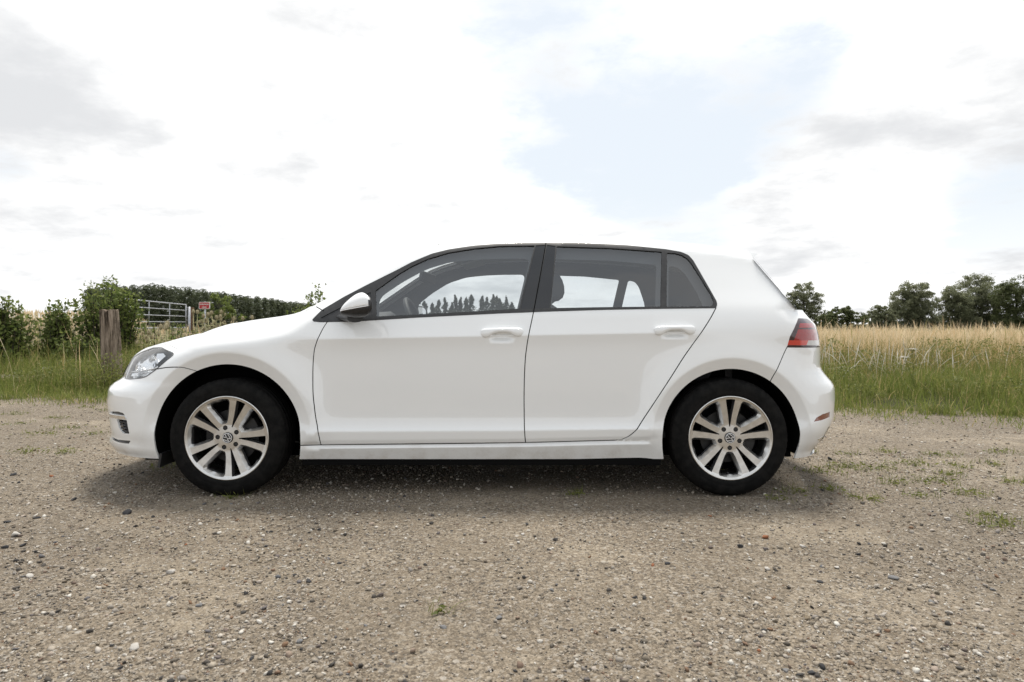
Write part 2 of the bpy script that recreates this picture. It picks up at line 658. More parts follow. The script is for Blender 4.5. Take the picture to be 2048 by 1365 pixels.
TOP_PX = [(348, 702), (370, 689), (400, 680), (440, 673), (480, 667), (520, 661.5), (555, 655.5), (580, 648), (598, 638), (615, 625), (635, 611),
          (680, 583.5), (720, 560.5), (750, 543), (780, 526.5), (815, 509.5), (850, 497.5), (885, 489), (920, 483.5), (960, 479.5), (1000, 477),
          (1045, 475.5), (1090, 475), (1150, 475.5), (1200, 477), (1300, 482.5), (1400, 491.5), (1460, 499), (1500, 507.5)]
fit_profiles()
for _it in range(3):
    P_ = inv(TOP_PX)
    tx, _, tz = ring(P_[:, 0], P_[:, 1])
    xs = np.linspace(tx[0], tx[-1], 400)
    zs = gsmooth(np.interp(xs, tx, tz), 5)
    TOPX = np.concatenate([[-3.0], xs, [3.0]])
    TOPZ = np.concatenate([[zs[0]], zs, [zs[-1]]])
    TOPC = 1 / np.sqrt(1 + np.gradient(TOPZ, TOPX) ** 2)
    TOPC = np.concatenate([[TOPC[1]], TOPC[1:-1], [TOPC[-2]]])
    fit_profiles()
HANDLES = [tuple(p) for p in inv([(1003, 671.5), (1349, 665)])]


# ---- 2-D helpers in the (q, z) domain
def dens(P, step=0.02):
    P = np.asarray(P, float)
    out = [P[0]]
    for a, b in zip(P[:-1], P[1:]):
        n = max(1, int(np.ceil(np.linalg.norm(b - a) / step)))
        for k in range(1, n + 1):
            out.append(a + (b - a) * k / n)
    return np.array(out)


def rounded(P, r=0.012, closed=True, n=4):
    """round the corners of a polyline"""
    P = [np.asarray(p, float) for p in P]
    out = []
    m = len(P)
    for i in range(m):
        if not closed and i in (0, m - 1):
            out.append(P[i])
            continue
        a, b, c = P[i - 1], P[i], P[(i + 1) % m]
        la, lc = np.linalg.norm(a - b), np.linalg.norm(c - b)
        k = min(r, la * 0.45, lc * 0.45)
        p0, p1 = b + (a - b) / la * k, b + (c - b) / lc * k
        for j in range(n + 1):
            t = j / n
            out.append((1 - t) ** 2 * p0 + 2 * t * (1 - t) * b + t * t * p1)
    return np.array(out)


def inside(P, poly):
    x, y = P[:, 0], P[:, 1]
    r = np.zeros(len(P), bool)
    n = len(poly)
    for i in range(n):
        x0, y0 = poly[i]
        x1, y1 = poly[(i + 1) % n]
        if y0 == y1:
            continue
        c = ((y0 > y) != (y1 > y)) & (x < (x1 - x0) * (y - y0) / (y1 - y0) + x0)
        r ^= c
    return r


def dist_line(P, L):
    d = np.full(len(P), 9.0)
    for a, b in zip(L[:-1], L[1:]):
        ab = b - a
        l2 = max(ab @ ab, 1e-12)
        t = np.clip(((P - a) @ ab) / l2, 0, 1)
        d = np.minimum(d, np.linalg.norm(P - a - t[:, None] * ab, axis=1))
    return d


def off_line(L, g):
    t = np.gradient(L, axis=0)
    t /= np.maximum(np.linalg.norm(t, axis=1, keepdims=True), 1e-9)
    n = np.stack([-t[:, 1], t[:, 0]], -1)
    return L + n * g, L - n * g


def ipoly(px, r=0.0, step=0.02):
    q = inv(px)
    if r:
        q = rounded(q, r)
    return dens(np.vstack([q, q[:1]]), step)[:-1]


ZBOT0 = 0.192
# ---- outlines (read off the photograph)
DLO_TOP = [(624.5, 640), (644, 620.5), (688, 594.5), (732, 571.5), (780, 547.5), (795, 540), (822, 525.7), (864, 508), (898, 499.6), (948, 492), (999, 487.8), (1050, 485.7), (1090, 485),
           (1150, 486), (1250, 491), (1330, 499), (1362, 504.5), (1377, 511), (1386, 521), (1400, 545), (1420, 580), (1433, 603), (1434.5, 611), (1431, 617)]
DLO_BOT = [(1300, 618.5), (1200, 620.5), (1090, 624), (1000, 627.5), (900, 632.5), (830, 636), (760, 640.5), (700, 644), (640, 645), (627, 643.5)]
R = {}
R['dlo'] = ipoly(DLO_TOP + DLO_BOT, 0.012)
R['glass_f'] = ipoly([(751, 582), (797, 549), (826, 532), (856, 518.5), (898, 506), (948, 498), (999, 493), (1069, 492), (1056, 544), (1038, 618),
                      (950, 623.5), (850, 629), (753, 634)], 0.006)
R['sail'] = ipoly([(640, 637), (700, 606), (742, 584), (745, 634), (690, 639), (650, 640.5)], 0.012)
R['pillar_f'] = ipoly([(1071.5, 492), (1090, 491), (1065.5, 618), (1041, 618.5)], 0.003)
R['pillar_r'] = ipoly([(1094, 491), (1111, 493), (1098.5, 617), (1069.5, 618)], 0.003)
R['glass_r'] = ipoly([(1113.5, 493.5), (1220, 497), (1323.5, 504.5), (1321, 614), (1210, 615), (1101, 617)], 0.006)
R['glass_q'] = ipoly([(1334, 506.5), (1349, 507), (1364, 511), (1375, 518), (1384, 529), (1406, 564), (1422, 590), (1427, 601), (1426.5, 608), (1422, 613.5), (1333, 614)], 0.006)
R['headlight'] = ipoly([(348.5, 708), (323, 695.5), (306.5, 696), (282, 705), (267.5, 714.5), (261, 726), (254, 743), (249, 757), (259.5, 759), (282, 757), (293, 753.5), (313, 739)], 0.010)
R['lamp'] = ipoly([(1596, 637), (1612, 638), (1619, 641), (1628, 652), (1634, 668), (1637.5, 692.5), (1605, 694), (1574, 694.5), (1588, 658)], 0.006)
R['reflector'] = ipoly([(1627.5, 844), (1633, 835.5), (1645, 829), (1660.5, 823.5), (1659.5, 834.5), (1645, 840.5)], 0.003)
R['slot_up'] = ipoly([(221, 823.2), (236, 823.5), (246, 826.5), (250, 831.8), (235, 830), (221, 826.5)], 0.003)
R['strip'] = ipoly([(219.5, 827.5), (235, 831), (250.5, 832.8), (253.5, 838.5), (240, 838), (219.5, 833.5)], 0.003)
R['grille'] = ipoly([(233, 838.6), (253.5, 840.5), (259, 868.5), (246, 867), (239, 858)], 0.006)
R['slot_low'] = ipoly([(224, 873.5), (236, 879.5), (261, 882), (257.5, 888.5), (240, 886), (225.5, 879.5)], 0.004)
_d0, _d1 = inv([(1622, 896)])[0], inv([(1657, 854)])[0]
R['diffuser'] = dens(np.array([[_d0[0], ZBOT0 + 0.001], _d1, [XR(0.335) - 0.008, 0.335], [XR(ZBOT0) - 0.008, ZBOT0 + 0.001]]), 0.02)
_e = inv([(1639, 884), (1655, 860), (1656.5, 864), (1643, 886)])
R['tail_strip'] = rounded(_e, 0.002)

SEAM = {}
S_ = lambda px, r=0.0: dens(rounded(inv(px), r, closed=False) if r else inv(px), 0.025)
SEAM['door_front'] = S_([(655.5, 643), (647, 655), (640, 669), (633, 685), (628.5, 699), (626, 725), (625.5, 753), (626, 790), (631, 834), (638.5, 874), (643, 890)], 0.03)
SEAM['door_mid'] = S_([(1092.3, 484), (1078, 566), (1067, 625), (1056, 676), (1050.5, 716), (1048.5, 760), (1048, 800), (1049, 863), (1051, 885.5)], 0.04)
SEAM['door_rear'] = S_([(1432, 616), (1421, 637), (1403, 665), (1366, 716.5), (1319, 790), (1275, 858.5), (1258, 873.5), (1238, 880.5), (1051, 885.5), (860, 888), (643, 890), (596, 891.5)], 0.04)
SEAM['bumper_front'] = S_([(315, 738.5), (334, 735), (358, 734.5), (376, 738), (397, 744)], 0.02)
SEAM['bumper_rear'] = S_([(1574.5, 694), (1563, 719), (1550, 746), (1540, 764)], 0.02)
SEAM['a_base'] = S_([(632, 613.5), (640, 618), (648, 623)])
_lampq = inv([(1637.5, 693)])[0]
SEAM['gate_low'] = dens(np.array([inv([(1574, 694.5)])[0], [1.66, _lampq[1] - 0.004], [_lampq[0] + 0.01, _lampq[1] - 0.004], [XR(0.78), 0.775]]), 0.03)
GAP = 0.0025

# ---- upper edge of the ring (nose centre -> shoulder -> roof rail -> rear window edge -> tail centre)
_h = inv([(267.5, 713)])[0]
_top = inv(TOP_PX)
_nose = []
zz0 = 0.728
_np = inv([(272, 708.5), (281, 702), (293, 696), (307, 692.5), (323, 691.5), (336, 695)])
for k in range(7):
    t = k / 7
    q0 = XF(zz0) + 0.006
    _nose.append([q0 + (_np[0][0] - q0) * t, zz0 + (_np[0][1] - zz0) * t ** 1.5])
_nose += [list(p) for p in _np] + [list(_top[0])]
EDGE_C = [(1506, 519), (1523, 538.5), (1540, 558), (1556, 576), (1572, 595), (1584, 609.5), (1592, 620)]
_c = inv(EDGE_C)
_tail = []
for k in range(1, 11):
    t = k / 10
    _tail.append([_c[-1][0] + (XR(0.985) - 0.006 - _c[-1][0]) * t, _c[-1][1] + (0.985 - _c[-1][1]) * t])
TOPQ = np.vstack([np.array(_nose)[:-1], _top, _c, np.array(_tail)])
I_NOSE, I_A, I_H = len(_nose) - 1, len(_nose) - 1 + 8, len(_nose) - 1 + 17
I_R = len(_nose) - 1 + len(_top) - 1
I_C = I_R + len(_c)
TOPD, _ti = [TOPQ[0]], [0.0]
for i, (a, b) in enumerate(zip(TOPQ[:-1], TOPQ[1:])):
    n = max(1, int(np.ceil(np.linalg.norm(b - a) / 0.022)))
    for k in range(1, n + 1):
        TOPD.append(a + (b - a) * k / n)
        _ti.append(i + k / n)
TOPD, TOPI = np.array(TOPD), np.array(_ti)

ZBOT = 0.192
bot = []
for k in range(41):
    t = k / 40
    q0, q1 = XF(ZBOT) + 0.003, XR(ZBOT) - 0.003
    bot.append([q0 + (q1 - q0) * t, ZBOT])
DOMAIN = np.vstack([dens(np.array(bot), 0.03), TOPD[::-1]])
zl = np.linspace(ZBOT, TOPD[0][1], 24)[1:-1]
zr = np.linspace(ZBOT, TOPD[-1][1], 30)[1:-1]
left = np.stack([XF(zl) + 0.003, zl], -1)
right = np.stack([XR(zr) - 0.003, zr], -1)
DOMAIN = np.vstack([dens(np.array(bot), 0.03), right, TOPD[::-1], left[::-1]])


def arch_loop(c, ro):
    a = np.linspace(math.radians(-25), math.radians(205), 70)
    zz = c[1] + ro * np.sin(a)
    xx = c[0] + ro * np.cos(a)
    # below the axle the opening runs down almost straight
    lo_ = np.sin(a) < 0
    xx = np.where(lo_, c[0] + np.sign(np.cos(a)) * (ro - 0.10 * (c[1] - zz) ** 2 / 0.1), xx)
    return np.stack([xx, zz], -1)


def arch_q(c, ro):
    L = arch_loop(c, ro)
    # x -> q (matters only inside the nose and tail curvature)
    q = L[:, 0].copy()
    for _ in range(30):
        x = ring(q, L[:, 1])[0]
        q = q + (L[:, 0] - x) * 0.7
    L[:, 0] = q
    return L


ARCH = [arch_q(FW, RO_F), arch_q(RW, RO_R)]

# ---- one constrained triangulation of the whole side
CV, CE = [], []


def constrain(L, closed=False):
    b = len(CV)
    CV.extend([tuple(p) for p in L])
    n = len(L)
    for i in range(n - 1):
        CE.append((b + i, b + i + 1))
    if closed:
        CE.append((b + n - 1, b))


constrain(DOMAIN, True)
for k in R:
    constrain(R[k], True)
for k in SEAM:
    a, b = off_line(SEAM[k], GAP)
    constrain(a)
    constrain(b)
for a in ARCH:
    constrain(a, False)
    for dr in (-0.022, -0.010, -0.004, 0.002, 0.008, 0.018):
        constrain(arch_q(FW if a is ARCH[0] else RW, (0.446 if a is ARCH[0] else 0.418) + dr)[9:-9])
xx = np.arange(-1.0, 0.95, 0.025)
for dz in (-0.016, -0.006, 0.0, 0.006, 0.016):
    constrain(np.stack([xx, shoulder_z(xx) + dz], -1))
xx = np.arange(-1.0, 0.72, 0.03)
for z0 in (0.225, 0.247, 0.2525, 0.2575, 0.265, 0.2825, 0.287, 0.294, 0.304, 0.320, 0.335, 0.343, 0.352, 0.37):
    zl_ = sill_z(xx)
    constrain(np.stack([xx, 0.1 + (z0 - 0.1) * (zl_ - 0.1) / 0.176 if z0 < 0.276 else zl_ + (z0 - 0.276) * (0.42 - zl_) / 0.144], -1))
for L_ in ([(1594, 647), (1634, 647)], [(1590, 656), (1636, 656)], [(1590, 659), (1636, 659)], [(1577, 681), (1637, 681)], [(1576, 690.5), (1637, 690.5)],
           [(1601.5, 640), (1595, 662), (1588, 680)], [(1622, 647), (1613, 690.5)], [(1588, 680), (1582, 690.5)]):
    constrain(S_(L_))
for hx, hz in HANDLES:
    for k in (0.6, 0.85, 1.1):
        a_ = np.linspace(0, 2 * math.pi, 40, endpoint=False)
        constrain(np.stack([hx + 0.056 * k * np.sign(np.cos(a_)) * np.abs(np.cos(a_)) ** 0.6, hz + 0.022 * k * np.sign(np.sin(a_)) * np.abs(np.sin(a_)) ** 0.7], -1), True)
# grid points
gs = 0.021
gq, gz = np.meshgrid(np.arange(-2.5, 2.1, gs), np.arange(0.19, 1.45, gs))
gq = gq + (np.arange(gq.shape[0])[:, None] % 2) * gs * 0.5
G = np.stack([gq.ravel(), gz.ravel()], -1)
G = G[inside(G, DOMAIN)]
cv = np.array(CV)
keep = np.ones(len(G), bool)
for i in range(0, len(cv), 400):
    d = np.linalg.norm(G[:, None, :] - cv[None, i:i + 400, :], axis=2).min(axis=1)
    keep &= d > 0.011
G = G[keep]
res = delaunay_2d_cdt([Vector(p) for p in CV] + [Vector(p) for p in G], CE, [], 0, 1e-6)
TV = np.array([(v.x, v.y) for v in res[0]])
TF = np.array(res[2], dtype=np.int64)
# consistent winding, drop slivers and what lies outside
a, b, c = TV[TF[:, 0]], TV[TF[:, 1]], TV[TF[:, 2]]
area = 0.5 * ((b[:, 0] - a[:, 0]) * (c[:, 1] - a[:, 1]) - (b[:, 1] - a[:, 1]) * (c[:, 0] - a[:, 0]))
TF[area < 0] = TF[area < 0][:, ::-1]
ok = np.abs(area) > 1e-9
TF = TF[ok]
CEN = TV[TF].mean(axis=1)
ok = inside(CEN, DOMAIN)
TF, CEN = TF[ok], CEN[ok]
REG = np.array(['side'] * len(TF), dtype=object)


def polyq(px):
    return np.array(inv(px))


def setr(name, m, over=None):
    mm = m if over is None else m & np.isin(REG, over)
    REG[mm] = name


q_, z_ = CEN[:, 0], CEN[:, 1]
P_df = np.vstack([SEAM['door_front'], SEAM['door_rear'][::-1][(SEAM['door_rear'][::-1][:, 0] > SEAM['door_front'][-1][0]) & (SEAM['door_rear'][::-1][:, 0] < SEAM['door_mid'][-1][0]) & (SEAM['door_rear'][::-1][:, 1] < 0.35)],
                  SEAM['door_mid'][::-1]])
_dr = SEAM['door_rear'][SEAM['door_rear'][:, 0] > SEAM['door_mid'][-1][0]]
P_dr = np.vstack([SEAM['door_mid'], _dr[::-1], [[0.9, 1.5]], [[SEAM['door_mid'][0][0], 1.5]]])
xs_ = SEAM['door_rear'][::-1]
zsill = np.interp(q_, np.append(xs_[xs_[:, 1] < 0.30][:, 0], 1.4), np.append(xs_[xs_[:, 1] < 0.30][:, 1], 0.283))
setr('fender', q_ < SEAM['door_front'][0][0] + 0.25)
setr('side', (q_ > -1.12) & (z_ > 0.95))
_ab = SEAM['a_base']
_abx = np.interp(z_, _ab[::-1, 1], _ab[::-1, 0])
setr('fender', (q_ < _abx) & (z_ > 0.90) & (q_ < -0.9))
setr('side', (q_ >= _abx) & (z_ > _ab[-1][1]) & (q_ > -1.25) & (z_ > 0.93))
setr('front_door', inside(CEN, P_df))
setr('rear_door', inside(CEN, P_dr))
setr('side', (q_ > -1.30) & (q_ < 1.0) & (z_ < zsill))
bf = SEAM['bumper_front']
zbf = np.interp(q_, bf[:, 0], bf[:, 1])
setr('front_bumper', (q_ < FW[0]) & (z_ < zbf))
br = SEAM['bumper_rear']
xbr = np.interp(z_, br[::-1, 1], br[::-1, 0])
zgl = np.interp(q_, SEAM['gate_low'][:, 0], SEAM['gate_low'][:, 1])
setr('rear_bumper', (q_ > xbr) & (z_ < zgl) & (q_ > 1.3))
setr('tailgate', (q_ > _c[-1][0] - 0.02) & (z_ > zgl) & (q_ > 1.62 - (z_ - 0.8) * 0.0) & ~inside(CEN, R['lamp']) & (q_ > np.interp(z_, [0.77, 0.95, 0.99], [1.66, inv([(1596, 637)])[0][0], _c[-1][0]])))
setr('trim', inside(CEN, R['dlo']))
for k in ('glass_f', 'glass_r', 'glass_q', 'sail', 'pillar_f', 'pillar_r', 'headlight', 'lamp', 'reflector', 'slot_up', 'strip', 'grille', 'slot_low', 'diffuser', 'tail_strip'):
    setr(k, inside(CEN, R[k]))
dead = np.zeros(len(TF), bool)
for k in SEAM:
    dead |= dist_line(CEN, SEAM[k]) < GAP * 0.98
for A_ in ARCH:
    dead |= inside(CEN, A_)
for c_, ro_ in ((FW, RO_F), (RW, RO_R)):
    xx = ring(q_, z_)[0]
    dead |= (np.hypot(xx - c_[0], z_ - c_[1]) < ro_ - 0.0005) & (z_ > c_[1])
dead &= ~np.isin(REG, ['headlight', 'lamp'])
REG[dead] = 'gap'
_seam = np.zeros(len(TF), bool)
for k in SEAM:
    _seam |= dist_line(CEN, SEAM[k]) < GAP * 0.98
for A_ in ARCH:
    _seam &= ~inside(CEN, A_)
REG[dead & _seam] = 'seam'

TP = np.stack(ring(TV[:, 0], TV[:, 1]), -1)
TP[(TV[:, 0] > XR(TV[:, 1]) - 0.0065) | (TV[:, 0] < XF(TV[:, 1]) + 0.0065), 1] = 0.0
TN = ring_n(TV[:, 0], TV[:, 1])


def to_local(P):
    """car coords -> coordinates under the car's empty"""
    P = np.asarray(P, float)
    return np.stack([P[..., 0] - CAR_X, -P[..., 1], P[..., 2]], -1)


def dir_local(n):
    return np.stack([n[..., 0], -n[..., 1], n[..., 2]], -1)


def panel(regs, offset=0.0, flange=0.010, both=False, far=False, zmin=None):
    """triangles of some regions -> (verts, faces, normals) with a folded-in edge"""
    f = TF[np.isin(REG, regs)]
    return patch(f, TP, TN, offset, flange, both, far)


def patch(f, P, Nn, offset=0.0, flange=0.010, both=False, far=False):
    ids, inv_ = np.unique(f, return_inverse=True)
    f = inv_.reshape(f.shape)
    p, n = P[ids] + Nn[ids] * offset, Nn[ids]
    if flange:
        e = np.vstack([f[:, [0, 1]], f[:, [1, 2]], f[:, [2, 0]]])
        key = np.sort(e, axis=1)
        _, first, cnt = np.unique(key, axis=0, return_index=True, return_counts=True)
        be = e[first[cnt == 1]]
        # boundary on the car's centre line stays open
        be = be[~((np.abs(p[be[:, 0], 1]) < 0.004) & (np.abs(p[be[:, 1], 1]) < 0.004))]
        m = len(p)
        if len(be):
            t = p[be[:, 1]] - p[be[:, 0]]
            nn = np.cross(t, n[be[:, 0]])
            nn /= np.maximum(np.linalg.norm(nn, axis=1, keepdims=True), 1e-9)
            a0, b0 = p[be[:, 0]], p[be[:, 1]]
            a1, b1 = a0 - n[be[:, 0]] * flange, b0 - n[be[:, 1]] * flange
            k = len(be)
            p = np.vstack([p, a0, b0, a1, b1])
            sgn = -1.0
            n = np.vstack([n, nn * sgn, nn * sgn, nn * sgn, nn * sgn])
            i = np.arange(k)
            f = np.vstack([f, np.stack([m + k + i, m + i, m + 2 * k + i], -1), np.stack([m + k + i, m + 2 * k + i, m + 3 * k + i], -1)])
    if far or both:
        pm, nm = p * np.array([1, -1, 1.0]), n * np.array([1, -1, 1.0])
        fm = f[:, ::-1]
        if both:
            fm = fm + len(p)
            p, n, f = np.vstack([p, pm]), np.vstack([n, nm]), np.vstack([f, fm])
        else:
            p, n, f = pm, nm, fm
    return to_local(p), f, dir_local(n)


def add_panel(name, regs, mat, parent=car, offset=0.0, flange=0.010, both=False, far=False):
    v, f, n = panel(regs, offset, flange, both, far)
    # (q, z) counter-clockwise already faces outwards in the world
    me = new_mesh(name, v, f, n)
    return add_obj(name, me, mat, parent)


# ---- the sheet over the top: bonnet, windscreen, roof, rear window share one lofted surface
EP = np.stack(ring(TOPD[:, 0], TOPD[:, 1]), -1)
EN = ring_n(TOPD[:, 0], TOPD[:, 1])
EP[0, 1] = EP[-1, 1] = 0.0
_bk = [0, I_NOSE - 3, I_NOSE - 2, I_NOSE, I_NOSE + 2, I_NOSE + 4, I_A, I_A + 1, I_A + 3, I_H - 1.5, I_H, I_H + 4, I_H + 7, I_R - 2, I_R, I_R + 1, I_C, len(TOPQ) - 1]
_bv = [0, 0.01, 0.01, 0.02, 0.03, 0.05, 0.11, 0.11, 0.12, 0.11, 0.10, 0.06, 0.0, -0.05, -0.07, -0.10, -(XR(0.985) - EP[np.searchsorted(TOPI, I_C)][0]) * 0.9, 0]
_dv = [0, 0.030, 0.055, 0.106, 0.098, 0.092, 0.086, 0.055, 0.018, 0.014, 0.030, 0.052, 0.058, 0.052, 0.046, 0.03, 0.012, 0]
BOW = gsmooth(np.interp(TOPI, _bk, _bv), 3)
DZ = gsmooth(np.interp(TOPI, _bk, _dv), 3)
BOW[0] = DZ[0] = BOW[-1] = DZ[-1] = 0


def sheet(i0, i1, t0=0.0, t1=1.0, nt=20, name='', blend=True):
    """part of the sheet between two places on the upper edge; t = 0 at the edge, 1 at the centre line, then mirrored"""
    a = int(np.searchsorted(TOPI, i0))
    b = int(np.searchsorted(TOPI, i1))
    idx = np.arange(a, b + 1)
    ts = t0 + (t1 - t0) * np.linspace(0, 1, nt) ** 1.25

    def ev(ii, t):
        P0 = EP[ii][:, None, :]
        s2 = 1 - (1 - t) ** 2
        s3 = 1 - (1 - t) ** 2.6
        x = P0[..., 0] - BOW[ii][:, None] * s2
        y = P0[..., 1] * (1 - t)
        z = P0[..., 2] + DZ[ii][:, None] * s3
        return np.stack([x, y, z], -1)
    allP = ev(np.arange(len(EP)), np.linspace(0, 1, 2)[None, :])
    T = ts[None, :]
    G_ = ev(idx, T)
    e = 0.004
    dt = ev(idx, np.minimum(T + e, 1.0)) - ev(idx, np.maximum(T - e, 0))
    dt[:, -1] = ev(idx, T[:, -1:] * 0 + 1 - 1e-6)[:, 0] - ev(idx, T[:, -1:] * 0 + 1 - 0.01)[:, 0]
    ip, im = np.minimum(idx + 2, len(EP) - 1), np.maximum(idx - 2, 0)
    ds = ev(ip, T) - ev(im, T)
    n = np.cross(ds, dt)
    n /= np.maximum(np.linalg.norm(n, axis=-1, keepdims=True), 1e-9)
    # make it point up/out
    sg = np.sign(n[..., 2:3] + 0.3 * np.abs(n[..., 0:1]))
    sg[sg == 0] = 1
    n = n * np.sign(np.median(sg))
    n[:, -1, 1] = 0
    if blend:
        k = np.clip(1 - T / 0.16, 0, 1)[..., None]
        k = k * k * (3 - 2 * k)
        n = n * (1 - k) + EN[idx][:, None, :] * k
    n /= np.maximum(np.linalg.norm(n, axis=-1, keepdims=True), 1e-9)
    full = np.concatenate([G_, (G_ * np.array([1, -1, 1.0]))[:, ::-1][:, 1:]], axis=1) if t1 >= 1 else G_
    fn = np.concatenate([n, (n * np.array([1, -1, 1.0]))[:, ::-1][:, 1:]], axis=1) if t1 >= 1 else n
    return full, fn


def sheet_faces(nu, nv):
    i, j = np.meshgrid(np.arange(nu - 1), np.arange(nv - 1), indexing='ij')
    a = (i * nv + j).ravel()
    b = ((i + 1) * nv + j).ravel()
    c = ((i + 1) * nv + j + 1).ravel()
    d = (i * nv + j + 1).ravel()
    return np.vstack([np.stack([a, b, c], -1), np.stack([a, c, d], -1)])


def add_sheet(name, i0, i1, mat, t0=0.0, offset=0.0, flange=0.012, nt=20, parent=car, drop_rows=(0, 0)):
    P, n = sheet(i0, i1, t0, 1.0, nt)
    P, n = P[drop_rows[0]:len(P) - drop_rows[1]], n[drop_rows[0]:len(n) - drop_rows[1]]
    nu, nv = P.shape[:2]
    f = sheet_faces(nu, nv)
    v, f, nn = patch(f, P.reshape(-1, 3), n.reshape(-1, 3), offset, flange)
    me = new_mesh(name, v, f, nn)
    return add_obj(name, me, mat, parent)


bonnet = add_sheet('bonnet', 0, I_A + 0.4, M['paint'], t0=0.045)
windscreen = add_sheet('windscreen', I_A + 0.6, I_H - 0.05, M['windscreen'], t0=0.06, offset=-0.004, flange=0.0)
roof = add_sheet('roof', I_H, I_R + 0.3, M['paint'], t0=0.0)
tail_glass = add_sheet('rear_window', I_R + 0.6, I_C - 0.3, M['glass'], t0=0.07, offset=-0.002, flange=0.004)


def strip_of(i0, i1, t0, t1, nt=4):
    P, n = sheet(i0, i1, t0, t1, nt)
    f = sheet_faces(*P.shape[:2])
    return P.reshape(-1, 3), f, n.reshape(-1, 3)


def strip_obj(name, mat, parent, parts, far=None, offset=0.0):
    VV, FF, NN, b = [], [], [], 0
    for P, f, n in parts:
        for s in ((1, -1) if far is None else ((-1,) if far else (1,))):
            p2 = (P + n * offset) * np.array([1, s, 1.0])
            n2 = n * np.array([1, s, 1.0])
            VV.append(p2)
            NN.append(n2)
            FF.append((f if s > 0 else f[:, ::-1]) + b)
            b += len(P)
    me = new_mesh(name, to_local(np.vstack(VV)), np.vstack(FF), dir_local(np.vstack(NN)))
    return add_obj(name, me, mat, parent)


# ---- body panels, near side then far side
def door(far, front):
    nm = 'front_door' if front else 'rear_door'
    d = add_panel(nm, [nm], M['paint'], far=far)
    if front:
        add_panel('window_glass', ['glass_f'], M['glass'], d, -0.004, 0.0, far=far)
        add_panel('pillar_cover', ['pillar_f'], M['gloss_black'], d, -0.001, 0.004, far=far)
        add_panel('mirror_base', ['sail'], M['trim'], d, -0.002, 0.004, far=far)
    else:
        add_panel('window_glass', ['glass_r'], M['glass'], d, -0.004, 0.0, far=far)
        add_panel('quarter_glass', ['glass_q'], M['glass'], d, -0.004, 0.0, far=far)
        add_panel('pillar_cover', ['pillar_r'], M['gloss_black'], d, -0.001, 0.004, far=far)
    return d


DOORS = {}
for far in (False, True):
    DOORS['f', far] = door(far, True)
    DOORS['r', far] = door(far, False)
    bs = add_panel('body_side', ['side'], M['paint'], far=far)
    fe = add_panel('front_fender', ['fender'], M['paint'], far=far)
    strip_obj('bonnet_edge', M['paint'], fe, [strip_of(0, I_A + 0.5, 0.0, 0.040)], far)
    strip_obj('windscreen_pillar', M['paint'], bs, [strip_of(I_A + 0.5, I_H, 0.0, 0.062)], far)
    strip_obj('rear_window_pillar', M['paint'], bs, [strip_of(I_R + 0.3, I_C + 0.0, 0.0, 0.07)], far)
    strip_obj('rear_window_edge', M['edge_blue'], bs, [strip_of(I_R + 0.8, I_C - 0.15, -0.012, 0.06, 5)], far, 0.009)
    add_panel('window_trim', ['trim'], M['trim'], offset=0.002, flange=0.008, far=far)
for far in (False, True):
    add_panel('shut_line', ['seam'], M['liner'], offset=-0.0045, flange=0.0, far=far)  # black strip sunk in the panel gaps, standing in for their deep shade
add_panel('front_bumper', ['front_bumper'], M['paint'], both=True)
add_panel('rear_bumper', ['rear_bumper'], M['paint'], both=True)
tailgate = add_panel('tailgate', ['tailgate'], M['paint'], both=True)
# ---- lamps, grilles and other inserts
def L3(x, y, z):
    """car coords -> local tuple"""
    return (x - CAR_X, -y, z)


def ring_pt(px, py, off=0.0):
    q = inv([(px, py)])
    p = np.stack(ring(q[:, 0], q[:, 1]), -1)[0] + ring_n(q[:, 0], q[:, 1])[0] * off
    return p


def sub_regions(region, cuts):
    """name triangles of one region by tests on their pixel position; cuts: [(name, fn(px,py))]"""
    m = REG == region
    c = CEN[m]
    px, py = proj(*ring(c[:, 0], c[:, 1]))
    out = np.array([region + '_rest'] * len(c), dtype=object)
    for nm, fn in cuts:
        out[fn(px, py)] = nm
    REG[np.where(m)[0]] = out


